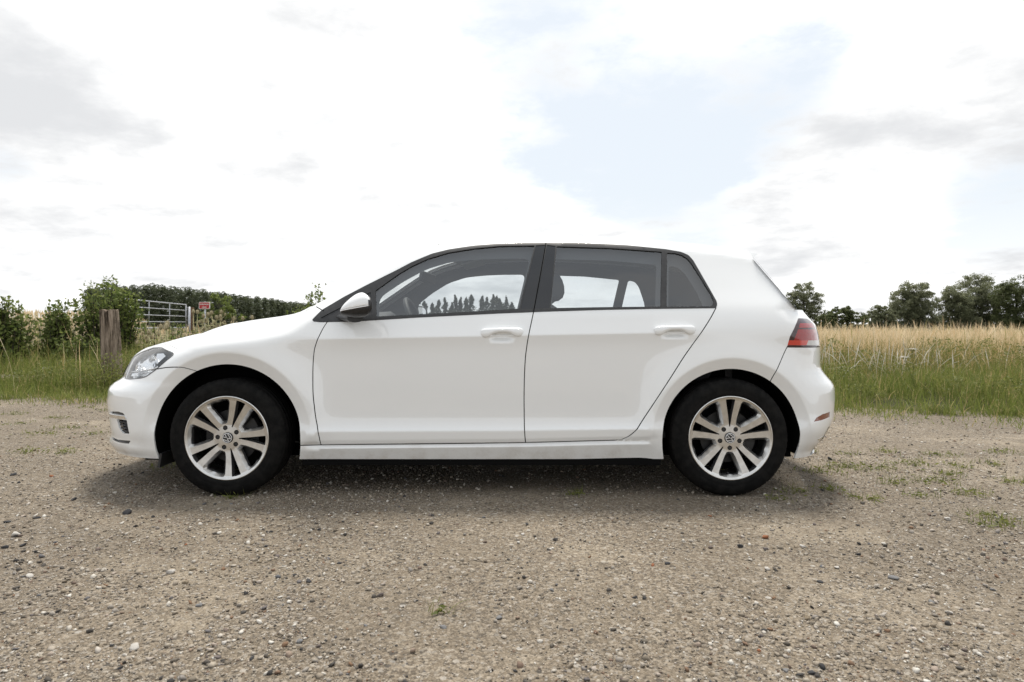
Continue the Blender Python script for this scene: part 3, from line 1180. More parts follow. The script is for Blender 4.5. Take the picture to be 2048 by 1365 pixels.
for far in (False, True):
    hl = add_panel('headlight', ['headlight'], M['lens'], offset=-0.001, flange=0.0, far=far)
    mH = REG == 'headlight'
    cH = CEN[mH]
    pxH, pyH = proj(*ring(cH[:, 0], cH[:, 1]))
    dk = (pxH > np.interp(pyH, [695, 712, 730, 745], [300, 303, 296, 290]))
    fH = TF[mH]
    for nm, mk_, mt in (('lamp_housing', dk, M['grille']), ('lamp_bowl', ~dk, M['reflector'])):
        v, f, n = patch(fH[mk_], TP, TN, -0.055 if mt is M['grille'] else -0.032, 0.0, False, far)
        wob = n + 0.9 * np.stack([np.sin(v[:, 2] * 95), np.cos(v[:, 0] * 70), np.sin(v[:, 0] * 80 + v[:, 2] * 60)], -1) * (0.35 if mt is M['reflector'] else 0.0)
        add_obj(nm, new_mesh(nm, v, f, wob / np.linalg.norm(wob, axis=1, keepdims=True)), mt, hl)
    # black rim of the lamp glass
    L = R['headlight']
    Lc = np.vstack([L, L[:1]])
    o1, o2 = off_line(Lc, 0.0022)
    pts = [np.stack(ring(o[:, 0], o[:, 1]), -1) + ring_n(o[:, 0], o[:, 1]) * 0.001 for o in (o1, o2)]
    s = -1 if far else 1
    mb = MB()
    mb.grid([[L3(p[0], p[1] * s, p[2]) for p in pts[0]], [L3(p[0], p[1] * s, p[2]) for p in pts[1]]], flip=far)
    mb.build('lamp_seal', M['gloss_black'], hl, smooth=True)

    def spot(px, py, off):
        p = ring_pt(px, py, off)
        return Vector(L3(p[0], p[1] * s, p[2]))
    # main reflector bowl
    c = spot(296, 726, -0.045)
    mb = MB()
    ax = Vector((-0.75, -0.6 * s, 0.05)).normalized()
    a = ax.cross(Vector((0, 0, 1))).normalized()
    b = a.cross(ax)
    G_ = []
    for i in range(7):
        r = 0.008 + 0.055 * (i / 6)
        G_.append([c + ax * (0.035 * (i / 6) ** 2 - 0.02) + (a * math.cos(t) * 1.15 + b * math.sin(t)) * r for t in np.linspace(0, 2 * math.pi, 24, endpoint=False)])
    mb.grid(G_, closed_v=True, flip=True)
    mb.build('reflector_bowl', M['reflector'], hl, smooth=True)
    c = spot(268, 742, -0.035)
    mb = MB()
    G_ = []
    for i in range(7):
        r = 0.004 + 0.04 * (i / 6)
        G_.append([c + ax * (0.03 * (i / 6) ** 2 - 0.01) + (a * math.cos(t) * 1.2 + b * math.sin(t)) * r for t in np.linspace(0, 2 * math.pi, 20, endpoint=False)])
    mb.grid(G_, closed_v=True, flip=True)
    mb.build('indicator_bowl', M['reflector'], hl, smooth=True)
    # light strip across the lower part and the chrome wedge behind the corner
    ptsl = [spot(px, py, -0.012) for px, py in ((250, 745), (262, 743), (275, 741.5), (290, 739.5), (304, 737), (312, 733))]
    MB().tube(ptsl, 0.0042, 8).build('light_strip', M['chrome'], hl, smooth=True)
    wa = [spot(px, py, -0.02) for px, py in ((310, 702), (323, 701), (327, 707), (311, 722), (304, 732), (300, 731), (306, 715))]
    wb = [spot(px, py, -0.05) for px, py in ((310, 702), (323, 701), (327, 707), (311, 722), (304, 732), (300, 731), (306, 715))]
    n = len(wa)
    mb = MB().add(wa + wb, [tuple(range(n)) if far else tuple(range(n - 1, -1, -1))] + [(i, (i + 1) % n, n + (i + 1) % n, n + i) for i in range(n)])
    mb.build('lamp_wedge', M['chrome'], hl)
    wa = [spot(px, py, -0.016) for px, py in ((256, 752), (285, 752), (300, 744), (307, 739), (290, 743), (258, 746))]
    wb = [spot(px, py, -0.05) for px, py in ((256, 752), (285, 752), (300, 744), (307, 739), (290, 743), (258, 746))]
    n = len(wa)
    mb = MB().add(wa + wb, [tuple(range(n)) if far else tuple(range(n - 1, -1, -1))] + [(i, (i + 1) % n, n + (i + 1) % n, n + i) for i in range(n)])
    mb.build('lamp_fin', M['reflector'], hl)

sub_regions('lamp', [
    ('lamp_red', lambda x, y: (y > 647) & (y < 681)),
    ('lamp_frame', lambda x, y: (np.abs(y - 657.5) < 1.5) | (y <= 647) | (y > 690.5)),
    ('lamp_frame2', lambda x, y: (y <= 681) & (x < np.interp(y, [640, 662, 680], [1601.5, 1595, 1588]))),
    ('lamp_bright', lambda x, y: (y >= 681) & (y < 690.5) & (x < np.interp(y, [647, 690.5], [1622, 1613]))),
    ('lamp_clear', lambda x, y: (y >= 681) & (y < 690.5) & (x >= np.interp(y, [647, 690.5], [1622, 1613]))),
])
for far in (False, True):
    tl = add_panel('tail_lamp', ['lamp_red'], M['lamp_red'], offset=0.001, flange=0.01, far=far)
    tl['label'] = 'red wrap-round tail lamp with smoked top'
    add_panel('lamp_frame', ['lamp_frame', 'lamp_frame2', 'lamp_rest'], M['lamp_dark'], tl, 0.001, 0.01, far=far)
    add_panel('bright_lens', ['lamp_bright'], M['lamp_bright'], tl, 0.001, 0.01, far=far)
    add_panel('reversing_lens', ['lamp_clear'], M['lamp_clear'], tl, 0.001, 0.01, far=far)
    add_panel('rear_reflector', ['reflector'], M['lamp_orange'], offset=-0.003, flange=0.006, far=far)
    add_panel('air_slot', ['slot_up'], M['grille'], offset=-0.010, flange=0.0, far=far)
    add_panel('chrome_strip', ['strip'], M['chrome'], offset=0.004, flange=0.010, far=far)
    gr = add_panel('side_grille', ['grille'], M['grille'], offset=-0.022, flange=0.0, far=far)
    s = -1 if far else 1
    for k in range(4):
        y0 = 846 + k * 6
        A, B = ring_pt(236 + k * 1.6, y0 - 1.5, -0.008), ring_pt(255.5 + k * 1.2, y0, -0.008)
        MB().tube([L3(A[0], A[1] * s, A[2]), L3(B[0], B[1] * s, B[2])], 0.0035, 6).build('grille_bar', M['grille'], gr, smooth=True)
    add_panel('lower_slot', ['slot_low'], M['grille'], offset=-0.014, flange=0.0, far=far)
    add_panel('rear_diffuser', ['diffuser'], M['trim'], offset=-0.004, flange=0.006, far=far)
    add_panel('exhaust_trim', ['tail_strip'], M['chrome'], offset=0.001, flange=0.004, far=far)

# front: upper grille, badge-less slot and lower intake across the nose (round the corner from this view)
fg = MB()
for z0, z1, w0 in ((0.60, 0.665, 0.50), (0.27, 0.36, 0.40)):
    rows = []
    for z in np.linspace(z0, z1, 3):
        rows.append([])
        for y in np.linspace(-w0, w0, 31):
            qn = np.linspace(XF(z) + 0.001, XF(z) + LF, 120)
            X_, Y_, _ = ring(qn, np.full_like(qn, z))
            x = np.interp(abs(y), Y_, X_)
            rows[-1].append(L3(x - 0.004, y, z))
    fg.grid(rows)
fg.build('front_grille', M['grille'], car, smooth=True)


# ---- door handles
def handle(px0, px1, py0, py1, parent, far):
    s = -1 if far else 1
    c0, c1 = ring_pt(px0, (py0 + py1) / 2 + 1, 0), ring_pt(px1, (py0 + py1) / 2 - 1, 0)
    rows = []
    n = 22
    hz = (py1 - py0) * 3.42 / FPX / 2
    for i in range(n):
        t = 0.5 - 0.5 * math.cos(math.pi * i / (n - 1))
        x = c0[0] + (c1[0] - c0[0]) * t
        zc = c0[2] + (c1[2] - c0[2]) * t
        wm = float(np.interp(zc + 0.03, ZT, W_SHARP)) * 0 + float(side(x, np.array(zc + 0.034)))
        e = min(t, 1 - t) * 2
        k = max(1 - (1 - min(1.0, e / 0.30)) ** 2.2, 0.0) ** 0.5
        k = max(k, 0.10)
        arch = math.exp(-((t - 0.5) / 0.27) ** 4)
        top = zc + hz * (0.35 + 0.62 * k)
        bot_ = zc - hz * (0.20 + 0.72 * k) * (1 - arch) + hz * 0.10 * arch
        out = 0.030 * (0.40 + 0.60 * k)
        base = wm + 0.006 + 0.004 * arch
        row = []
        for a in np.linspace(0, 2 * math.pi, 14, endpoint=False):
            cy, cz = math.cos(a), math.sin(a)
            yy = base + out * 0.5 + out * 0.5 * np.sign(cy) * abs(cy) ** 0.7 - 0.008
            zz = (top + bot_) / 2 + (top - bot_) / 2 * np.sign(cz) * abs(cz) ** 0.75
            row.append(L3(x, yy * s, zz))
        rows.append(row)
    mb = MB()
    mb.grid(rows, closed_v=True, flip=not far)
    mb.add(rows[0], [tuple(range(14)) if not far else tuple(range(13, -1, -1))])
    mb.add(rows[-1], [tuple(range(13, -1, -1)) if not far else tuple(range(14))])
    h = mb.build('door_handle', M['paint'], parent, smooth=True)
    return h


for far in (False, True):
    handle(961, 1046.5, 656, 676.5, DOORS['f', far], far)
    handle(1307.5, 1391, 651.5, 671.5, DOORS['r', far], far)


# ---- door mirrors
def mirror(far):
    s = -1 if far else 1
    d = DOORS['f', far]
    # outline rows from the tip backwards; measured in pixels at the housing's distance
    Y0 = CL - 0.955
    prof = [(684, 622, 628), (688, 614.5, 631), (695, 607, 632.5), (705, 599.5, 634), (716, 593, 635.5), (727, 588, 636), (738, 585.5, 635.5), (746, 588, 634), (750, 592, 631.5)]
    rows, splits = [], []
    for i, (px, pt, pb) in enumerate(prof):
        x = (px - CX) * Y0 / FPX
        zt = HC + (YH - pt) * Y0 / FPX
        zb = HC + (YH - pb) * Y0 / FPX
        t = i / (len(prof) - 1)
        hw = 0.095 * (0.45 + 0.55 * min(1, t / 0.55) ** 0.6)
        yc = 0.965 - 0.012 * (1 - t)
        row = []
        for a in np.linspace(0, 2 * math.pi, 28, endpoint=False):
            cy, cz = math.cos(a), math.sin(a)
            row.append((x + 0.55 * t * hw * (np.sign(cy) * abs(cy) ** 0.75 - 1.0), yc + hw * np.sign(cy) * abs(cy) ** 0.75, (zt + zb) / 2 + (zt - zb) / 2 * np.sign(cz) * abs(cz) ** 0.8))
        rows.append(row)
    # split line of white cap and black foot
    zsp = lambda x: np.interp(x, [(684 - CX) * Y0 / FPX, (750 - CX) * Y0 / FPX], [HC + (YH - 622.5) * Y0 / FPX, HC + (YH - 611.5) * Y0 / FPX])
    dense = []
    R_ = np.array(rows)
    ts = np.linspace(0, len(rows) - 1, 26)
    for t in ts:
        i = min(int(t), len(rows) - 2)
        f = t - i
        p0, p1, p2, p3 = R_[max(i - 1, 0)], R_[i], R_[i + 1], R_[min(i + 2, len(rows) - 1)]
        dense.append(0.5 * ((2 * p1) + (p2 - p0) * f + (2 * p0 - 5 * p1 + 4 * p2 - p3) * f * f + (3 * p1 - p0 - 3 * p2 + p3) * f ** 3))
    D = np.array(dense)
    cap_, low_ = D.copy(), D.copy()
    zl_ = zsp(D[..., 0])
    cap_[..., 2] = np.maximum(D[..., 2], zl_)
    low_[..., 2] = np.minimum(D[..., 2], zl_ - 0.004)
    cen = D.mean(axis=1, keepdims=True)

    def mk(A, name, mat, par, shrink=1.0):
        A2 = A.copy()
        if shrink != 1.0:
            A2[..., 1] = cen[..., 1] + (A[..., 1] - cen[..., 1]) * shrink
        rr = [[L3(p[0], p[1] * s, p[2]) for p in row] for row in A2]
        mb = MB()
        mb.grid(rr, closed_v=True, flip=not far)
        mb.add(rr[0], [tuple(range(28))])
        mb.add(rr[-1], [tuple(range(28))])
        return mb.build(name, mat, par, smooth=True)
    cp = mk(cap_, 'mirror_cap', M['paint'], d)
    mk(low_, 'mirror_housing', M['trim'], d, 0.985)
    # chrome-like accent line and the black rim round the glass
    ln = MB()
    for sg in (1,):
        pts = []
        for row in D[2:-2]:
            k = np.argmin(np.abs(row[:14, 2] - zsp(row[:14, 0]) + (row[:14, 1] < cen.mean()) * 9))
            y = max(row[:, 1]) - 0.0005
            pts.append(L3(row[0][0], y * s, float(zsp(row[0][0])) - 0.002))
        ln.tube(pts, 0.0028, 6)
    ln.build('accent_line', M['chrome'], cp, smooth=True)
    rim = MB()
    last = D[-1]
    c = last.mean(axis=0)
    rr = []
    for dx, sc in ((-0.010, 1.015), (0.006, 1.01), (0.006, 0.90), (-0.004, 0.88)):
        rr.append([L3(p[0] + dx, (c[1] + (p[1] - c[1]) * sc) * s, c[2] + (p[2] - c[2]) * sc) for p in last])
    rim.grid(rr, closed_v=True, flip=not far)
    rim.build('mirror_rim', M['trim'], d, smooth=True)
    g = MB()
    g.add([L3(p[0] - 0.003, (c[1] + (p[1] - c[1]) * 0.89) * s, c[2] + (p[2] - c[2]) * 0.89) for p in last], [tuple(range(28)) if far else tuple(range(27, -1, -1))])
    g.build('mirror_glass', M['chrome'], d)
    # foot down to the door
    ft = MB()
    rr = []
    foot = [((672, 640), (706, 632), 0.845, 0.02), ((678, 642), (716, 633), 0.865, 0.022), ((688, 645), (722, 634), 0.90, 0.024), ((694, 645.5), (727, 633), 0.935, 0.02)]
    for (xa, yb), (xb, ya), y, h in foot:
        Yd = CL - y
        x0, x1 = (xa - CX) * Yd / FPX, (xb - CX) * Yd / FPX
        z0, z1 = HC + (YH - yb) * Yd / FPX, HC + (YH - ya) * Yd / FPX + 0.01
        rr.append([L3(x0 + (x1 - x0) * 0.5 * (1 + math.cos(a)), y * s, z0 + (z1 - z0) * 0.5 * (1 + math.sin(a))) for a in np.linspace(0, 2 * math.pi, 16, endpoint=False)])
    ft.grid(rr, closed_v=True, flip=far)
    ft.add(rr[-1], [tuple(range(16))])
    ft.build('mirror_foot', M['trim'], d, smooth=True)


mirror(False)
mirror(True)

# ---- roof spoiler, lower tailgate details
sp = MB()
rows = []
YSP = float(EP[np.searchsorted(TOPI, I_R)][1]) * 0.955
for y in np.linspace(-YSP, YSP, 25):
    k = 1 - (abs(y) / YSP) ** 4
    e = 0.05 * (1 - (abs(y) / YSP) ** 2)
    Yd = CL - YSP
    X_ = lambda px: (px - CX) * Yd / FPX
    Z_ = lambda py: HC + (YH - py) * Yd / FPX
    dz = 0.010 + 0.030 * (1 - (abs(y) / YSP) ** 2.4)
    sec = [(X_(1486) + e * 0.3, Z_(505.0) + dz), (X_(1498) + e * 0.6, Z_(506.5) + dz), (X_(1516) + e, Z_(511.0) + dz), (X_(1516.5) + e, Z_(512.6) + dz),
           (X_(1505.5) + e, Z_(520.5) + dz * 0.8), (X_(1490) + e * 0.5, Z_(512) + dz * 0.8)]
    zlo_ = min(z for _, z in sec)
    rows.append([L3(x, y * (1 - (z - zlo_) * 1.1), z) for x, z in sec])
sp.grid(rows, closed_v=True)
sp.add(rows[0], [tuple(range(6))])
sp.add(rows[-1], [tuple(range(5, -1, -1))])
sp.build('roof_spoiler', M['paint'], car)


# ---- wheels
M['emblem'] = principled('emblem_silver', (0.80, 0.80, 0.80), 0.35, 0.5)[0]
def wheel(x, y_face, rot, far, name):
    """y_face: lateral position of the rim's outer face; rot: degrees"""
    s = -1 if far else 1
    hub = empty(name, L3(x, y_face * s, 0.307))
    hub.parent = car
    Rt = 0.309
    # local wheel axes: X right, Z up, outward = -Y for the near side
    o = -1.0 * s

    def W(r, a, d):
        """polar in the wheel plane, d metres inwards"""
        return (r * math.cos(a), -o * d, r * math.sin(a))
    # tyre: lathe
    prof = [(0.216, 0.004), (0.222, -0.006), (0.230, -0.010), (0.245, -0.0125), (0.248, -0.0115), (0.251, -0.0125), (0.268, -0.0115), (0.283, -0.007), (0.294, 0.000),
            (0.3015, 0.010), (0.3055, 0.020), (0.3075, 0.034), (0.3078, 0.0345), (0.300, 0.0352), (0.300, 0.043), (0.3085, 0.0437), (Rt, 0.068), (0.301, 0.0687), (0.301, 0.078),
            (Rt, 0.0787), (Rt, 0.108), (0.301, 0.1087), (0.301, 0.118), (Rt, 0.1187), (0.3085, 0.143), (0.300, 0.1437), (0.300, 0.152), (0.3078, 0.1527), (0.3055, 0.168), (0.300, 0.180), (0.285, 0.193), (0.25, 0.199), (0.215, 0.19)]
    na = 96
    tb = MB()
    rows = [[W(r, 2 * math.pi * k / na, d) for k in range(na)] for r, d in prof]
    tb.grid(rows, closed_v=True, flip=far)
    ty = tb.build('tyre', M['rubber'], hub, smooth=True)
    # shoulder blocks
    sb = MB()
    nb = 64
    for k in range(nb):
        a0, a1 = 2 * math.pi * (k + 0.12) / nb, 2 * math.pi * (k + 0.88) / nb
        P = [W(0.296, a0, 0.004), W(0.296, a1, 0.004), W(0.3045, a1 + 0.01, 0.012), W(0.3045, a0 + 0.01, 0.012), W(0.3095, a1 + 0.02, 0.033), W(0.3095, a0 + 0.02, 0.033)]
        sb.add(P, [(0, 1, 2, 3) if far else (3, 2, 1, 0), (3, 2, 4, 5) if far else (5, 4, 2, 3)])
    sb.build('tread_blocks', M['rubber'], ty)
    # rim barrel
    bb = MB()
    prof = [(0.2225, -0.002), (0.2215, -0.006), (0.217, -0.008), (0.2125, -0.006), (0.209, 0.004), (0.2055, 0.02), (0.198, 0.05), (0.190, 0.10), (0.192, 0.17), (0.215, 0.185)]
    rows = [[W(r, 2 * math.pi * k / na, d) for k in range(na)] for r, d in prof]
    bb.grid(rows, closed_v=True, flip=far)
    bb.build('rim', M['alloy'], hub, smooth=True)
    # spoked face: one constrained triangulation with slots, windows and bolt holes
    depth = lambda r: np.interp(r, [0, 0.03, 0.07, 0.14, 0.20, 0.213], [0.010, 0.010, 0.012, 0.006, -0.001, -0.005])
    base = math.radians(rot)

    def pol(r, a):
        return np.array([r * math.cos(a), r * math.sin(a)])
    cvv, cee = [], []

    def con(L):
        b0 = len(cvv)
        cvv.extend([tuple(p) for p in L])
        n = len(L)
        for i in range(n):
            cee.append((b0 + i, b0 + (i + 1) % n))
    outer = [pol(0.2125, 2 * math.pi * k / 80) for k in range(80)]
    con(outer)
    holes = []
    for k in range(5):
        aw = base + 2 * math.pi * k / 5              # a bolt and a wide window
        asl = aw + math.pi / 5                        # a narrow slot
        dg = math.radians
        win = [(0.076, -0.20), (0.100, -0.285), (0.148, -0.318), (0.190, -0.330), (0.2045, -0.290), (0.2065, -0.14), (0.207, 0.0), (0.2065, 0.14), (0.2045, 0.290),
               (0.190, 0.330), (0.148, 0.318), (0.100, 0.285), (0.076, 0.20), (0.074, 0.0)]
        win = [pol(r, aw + a) for r, a in win]
        win = dens(np.vstack([rounded(win, 0.005), rounded(win, 0.005)[:1]]), 0.012)[:-1]
        slot = [(0.058, -0.040), (0.12, -0.088), (0.2035, -0.122), (0.2045, 0.0), (0.2035, 0.122), (0.12, 0.088), (0.058, 0.040)]
        slot = [pol(r, asl + a) for r, a in slot]
        slot = dens(np.vstack([rounded(slot, 0.003), rounded(slot, 0.003)[:1]]), 0.012)[:-1]
        c = pol(0.0535, aw)
        bolt = np.array([c + pol(0.0125, 2 * math.pi * j / 14) for j in range(14)])
        holes += [('win', win, aw), ('slot', slot, asl), ('bolt', bolt, aw)]
        for L in (win, slot, bolt):
            con(L)
    gp = []
    for r in np.arange(0.012, 0.208, 0.011):
        m = max(6, int(2 * math.pi * r / 0.012))
        gp += [pol(r, 2 * math.pi * (j + 0.5 * (int(r * 1000) % 2)) / m) for j in range(m)]
    gp = np.array(gp)
    cvn = np.array(cvv)
    gp = gp[np.linalg.norm(gp[:, None] - cvn[None], axis=2).min(axis=1) > 0.005]
    rs = delaunay_2d_cdt([Vector(p) for p in cvv] + [Vector(p) for p in gp], cee, [], 0, 1e-7)
    fv = np.array([(v.x, v.y) for v in rs[0]])
    ff = np.array(rs[2])
    cc = fv[ff].mean(axis=1)
    kp = np.linalg.norm(cc, axis=1) < 0.2124
    for _, L, _ in holes:
        kp &= ~inside(cc, L)
    ff = ff[kp]
    A_, B_, C_ = fv[ff[:, 0]], fv[ff[:, 1]], fv[ff[:, 2]]
    ar = (B_[:, 0] - A_[:, 0]) * (C_[:, 1] - A_[:, 1]) - (B_[:, 1] - A_[:, 1]) * (C_[:, 0] - A_[:, 0])
    ff[ar < 0] = ff[ar < 0][:, ::-1]
    rr_ = np.linalg.norm(fv, axis=1)
    fm = MB()
    P = [(p[0], -o * float(depth(r)), p[1]) for p, r in zip(fv, rr_)]
    # counter-clockwise in (X, Z) faces -Y
    fm.add(P, [tuple(t) if not far else tuple(t[::-1]) for t in ff])
    fm.build('spokes', M['alloy'], hub, smooth=False)
    # walls: bevel then straight into the wheel
    wl, wd = MB(), MB()
    for kind, L, aw in holes:
        cL = L.mean(axis=0)
        n = len(L)
        r0 = np.linalg.norm(L, axis=1)
        if kind == 'win':
            shr, d1, d2 = 0.014, 0.018, 0.042
        elif kind == 'slot':
            shr, d1, d2 = 0.0015, 0.006, 0.040
        else:
            shr, d1, d2 = 0.001, 0.004, 0.022
        dirs = cL - L
        if kind == 'win':   # bevel mostly towards the window's axis
            ax = np.array([math.cos(aw), math.sin(aw)])
            lat = (dirs - np.outer(dirs @ ax, ax))
            dirs = lat + np.outer(dirs @ ax, ax) * 0.5
        dirs /= np.maximum(np.linalg.norm(dirs, axis=1, keepdims=True), 1e-9)
        kx = np.clip(np.linalg.norm(cL - L, axis=1) / 0.05, 0.2, 1.0)[:, None]
        L1 = L + dirs * shr * kx
        row0 = [(p[0], -o * float(depth(r)), p[1]) for p, r in zip(L, r0)]
        row1 = [(p[0], -o * float(depth(r) + d1), p[1]) for p, r in zip(L1, r0)]
        row2 = [(p[0], -o * float(depth(r) + d2), p[1]) for p, r in zip(L1, r0)]
        wl.grid([row0, row1], closed_v=True, flip=far)
        wd.grid([row1, row2], closed_v=True, flip=far)
        if kind == 'bolt':
            wd.add(row2, [tuple(range(n))])
    wl.build('spoke_bevels', M['alloy'], hub)
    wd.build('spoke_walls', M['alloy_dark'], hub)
    for k in range(5):
        aw = base + 2 * math.pi * k / 5
        c = pol(0.0535, aw)
        MB().tube([(c[0], -o * 0.024, c[1]), (c[0], -o * 0.013, c[1])], 0.0098, 6).build('wheel_bolt', M['dark_metal'], hub)
    # hub cap with the round maker's emblem
    cap = MB()
    prof = [(0.0005, 0.002), (0.022, 0.0025), (0.0265, 0.004), (0.0285, 0.007), (0.029, 0.012)]
    rows = [[W(r, 2 * math.pi * k / 32, d) for k in range(32)] for r, d in prof]
    cap.grid(rows, closed_v=True, flip=not far)
    cp = cap.build('hub_cap', M['trim'], hub, smooth=True)
    em = MB()
    rows = [[W(0.0235 + 0.0018 * math.cos(t), 2 * math.pi * k / 40, 0.0022 - 0.0016 * math.sin(t)) for k in range(40)] for t in np.linspace(0, 2 * math.pi, 8, endpoint=False)]
    em.grid(rows, closed_u=True, closed_v=True, flip=far)
    tilt = base - math.radians(54)
    ca, sa = math.cos(tilt), math.sin(tilt)

    def stroke(pts, w=0.0030):
        for (x0, z0), (x1, z1) in zip(pts[:-1], pts[1:]):
            dx, dz = x1 - x0, z1 - z0
            l = math.hypot(dx, dz)
            nx, nz = -dz / l * w / 2, dx / l * w / 2
            q = [(x0 + nx, z0 + nz), (x0 - nx, z0 - nz), (x1 - nx, z1 - nz), (x1 + nx, z1 + nz)]
            q = [(a * ca - b * sa, a * sa + b * ca) for a, b in q]
            V = [(a * (1 if not far else -1), -o * 0.0002, b) for a, b in q] + [(a * (1 if not far else -1), -o * 0.0035, b) for a, b in q]
            em.add(V, [(0, 1, 2, 3), (0, 4, 5, 1), (1, 5, 6, 2), (2, 6, 7, 3), (3, 7, 4, 0)])
    k_ = 0.0228 / 10
    stroke([(-3.9 * k_, 9.0 * k_), (0, 1.0 * k_), (3.9 * k_, 9.0 * k_)])
    stroke([(-8.3 * k_, 5.2 * k_), (-3.7 * k_, -8.0 * k_), (0, -0.4 * k_), (3.7 * k_, -8.0 * k_), (8.3 * k_, 5.2 * k_)])
    em.build('emblem', M['emblem'], cp)
    # brake
    dk = MB()
    prof = [(0.05, 0.070), (0.140, 0.070), (0.141, 0.082), (0.05, 0.082)]
    rows = [[W(r, 2 * math.pi * k / 48, d) for k in range(48)] for r, d in prof]
    dk.grid(rows, closed_v=True, flip=far)
    dk.build('brake_disc', M['disc'], hub, smooth=False)
    cl = MB()
    a0 = math.radians(20 if x < 0 else -22)
    rows = []
    for a in np.linspace(a0 - 0.35, a0 + 0.35, 8):
        rows.append([W(0.085, a, 0.055), W(0.150, a, 0.055), W(0.155, a, 0.10), W(0.085, a, 0.10)])
    cl.grid(rows, closed_v=True)
    cl.add(rows[0], [(0, 1, 2, 3)])
    cl.add(rows[-1], [(3, 2, 1, 0)])
    cl.build('brake_caliper', M['dark_metal'], hub)
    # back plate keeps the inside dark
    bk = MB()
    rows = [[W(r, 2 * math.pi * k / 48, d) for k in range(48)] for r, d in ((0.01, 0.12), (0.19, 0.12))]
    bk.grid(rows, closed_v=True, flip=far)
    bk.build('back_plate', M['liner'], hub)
    va = base - math.pi / 2 if x > 0 else base + 2.2
    if x > 0:
        p = W(0.197, math.radians(-93), 0.03)
        MB().tube([p, (p[0] * 0.93, p[1] + o * 0.018, p[2] * 0.93)], 0.004, 8).build('tyre_valve', M['dark_metal'], hub)
    return hub


for far in (False, True):
    wheel(WHEEL_X[0], 0.862, 104.5, far, 'wheel')
    wheel(WHEEL_X[1], 0.862, 126.0, far, 'wheel')

# ---- wheel houses, floor, underside
def y_surf(x, z):
    """half-width of the bodywork at a place on the side"""
    qn = np.linspace(float(XF(z)) + 0.02, float(XR(z)) - 0.02, 500)
    X_, Y_, _ = ring(qn, np.full_like(qn, z))
    return float(np.interp(x, X_, Y_))


for c_, ro_ in ((FW, RO_F), (RW, RO_R)):
    L_ = arch_loop(c_, ro_ + 0.006)
    L_ = L_[L_[:, 1] > 0.20]
    for s in (1, -1):
        ub = MB()
        ys_ = np.array([y_surf(x, z) for x, z in L_]) - 0.016
        rows = [[L3(x, y * s, z) for (x, z), y in zip(L_, ys_)]]
        for y in (0.74, 0.62, 0.56):
            rows.append([L3(c_[0] + (x - c_[0]) * 1.015, y * s, c_[1] + (z - c_[1]) * 1.015) for x, z in L_])
        ub.grid(rows, flip=(s < 0))
        ub.grid([[L3(c_[0], 0.56 * s, c_[1])] * len(L_), rows[-1]])
        ub.build('wheel_house', M['liner'], car, smooth=True)
fl = MB()
xs = [XF(0.2) + 0.10, FW[0] - RO_F + 0.01]
for x0, x1, w in ((float(XF(0.2)) + 0.42, FW[0] - RO_F, 0.70), (FW[0] - RO_F, FW[0] + RO_F, 0.57), (FW[0] + RO_F, RW[0] - RO_R, 0.835), (RW[0] - RO_R, RW[0] + RO_R, 0.57), (RW[0] + RO_R, float(XR(0.2)) - 0.22, 0.62)):
    fl.box(L3((x0 + x1) / 2, 0, 0.195), (x1 - x0 - 0.002, w * 2, 0.07))
fl.build('underbody', M['liner'], car)
for s in (1, -1):
    MB().box(L3(FW[0] - RO_F + 0.022, 0.72 * s, 0.185), (0.012, 0.24, 0.075), Matrix.Rotation(math.radians(10), 3, 'Y')).build('air_deflector', M['trim'], car)

# ---- interior
lin_f = TF[(np.isin(REG, ['side', 'trim', 'pillar_f', 'pillar_r', 'fender', 'front_door', 'rear_door', 'gap', 'sail', 'glass_f', 'glass_r', 'glass_q']))]
lc = TV[lin_f].mean(axis=1)
# openings in the trim, a hand's breadth inside the glass
O_f = rounded(inv([(755, 588), (800, 557), (850, 530), (900, 515), (950, 510), (1000, 508), (1060, 507.5), (1044, 575), (1032, 625), (900, 634), (755, 642)]), 0.04)
O_r = rounded(inv([(1112, 509), (1220, 512), (1316, 521), (1313, 622), (1102, 626)]), 0.015)
O_q = rounded(inv([(1341, 522), (1360, 526), (1375, 540), (1400, 580), (1409, 600), (1408, 620), (1340, 622)]), 0.02)
xl = ring(lc[:, 0], lc[:, 1])[0]
keepl = (lc[:, 1] > belt_z(xl) - 0.30) & (xl > -1.05) & (xl < 1.75)
lin_f, lc = lin_f[keepl], lc[keepl]


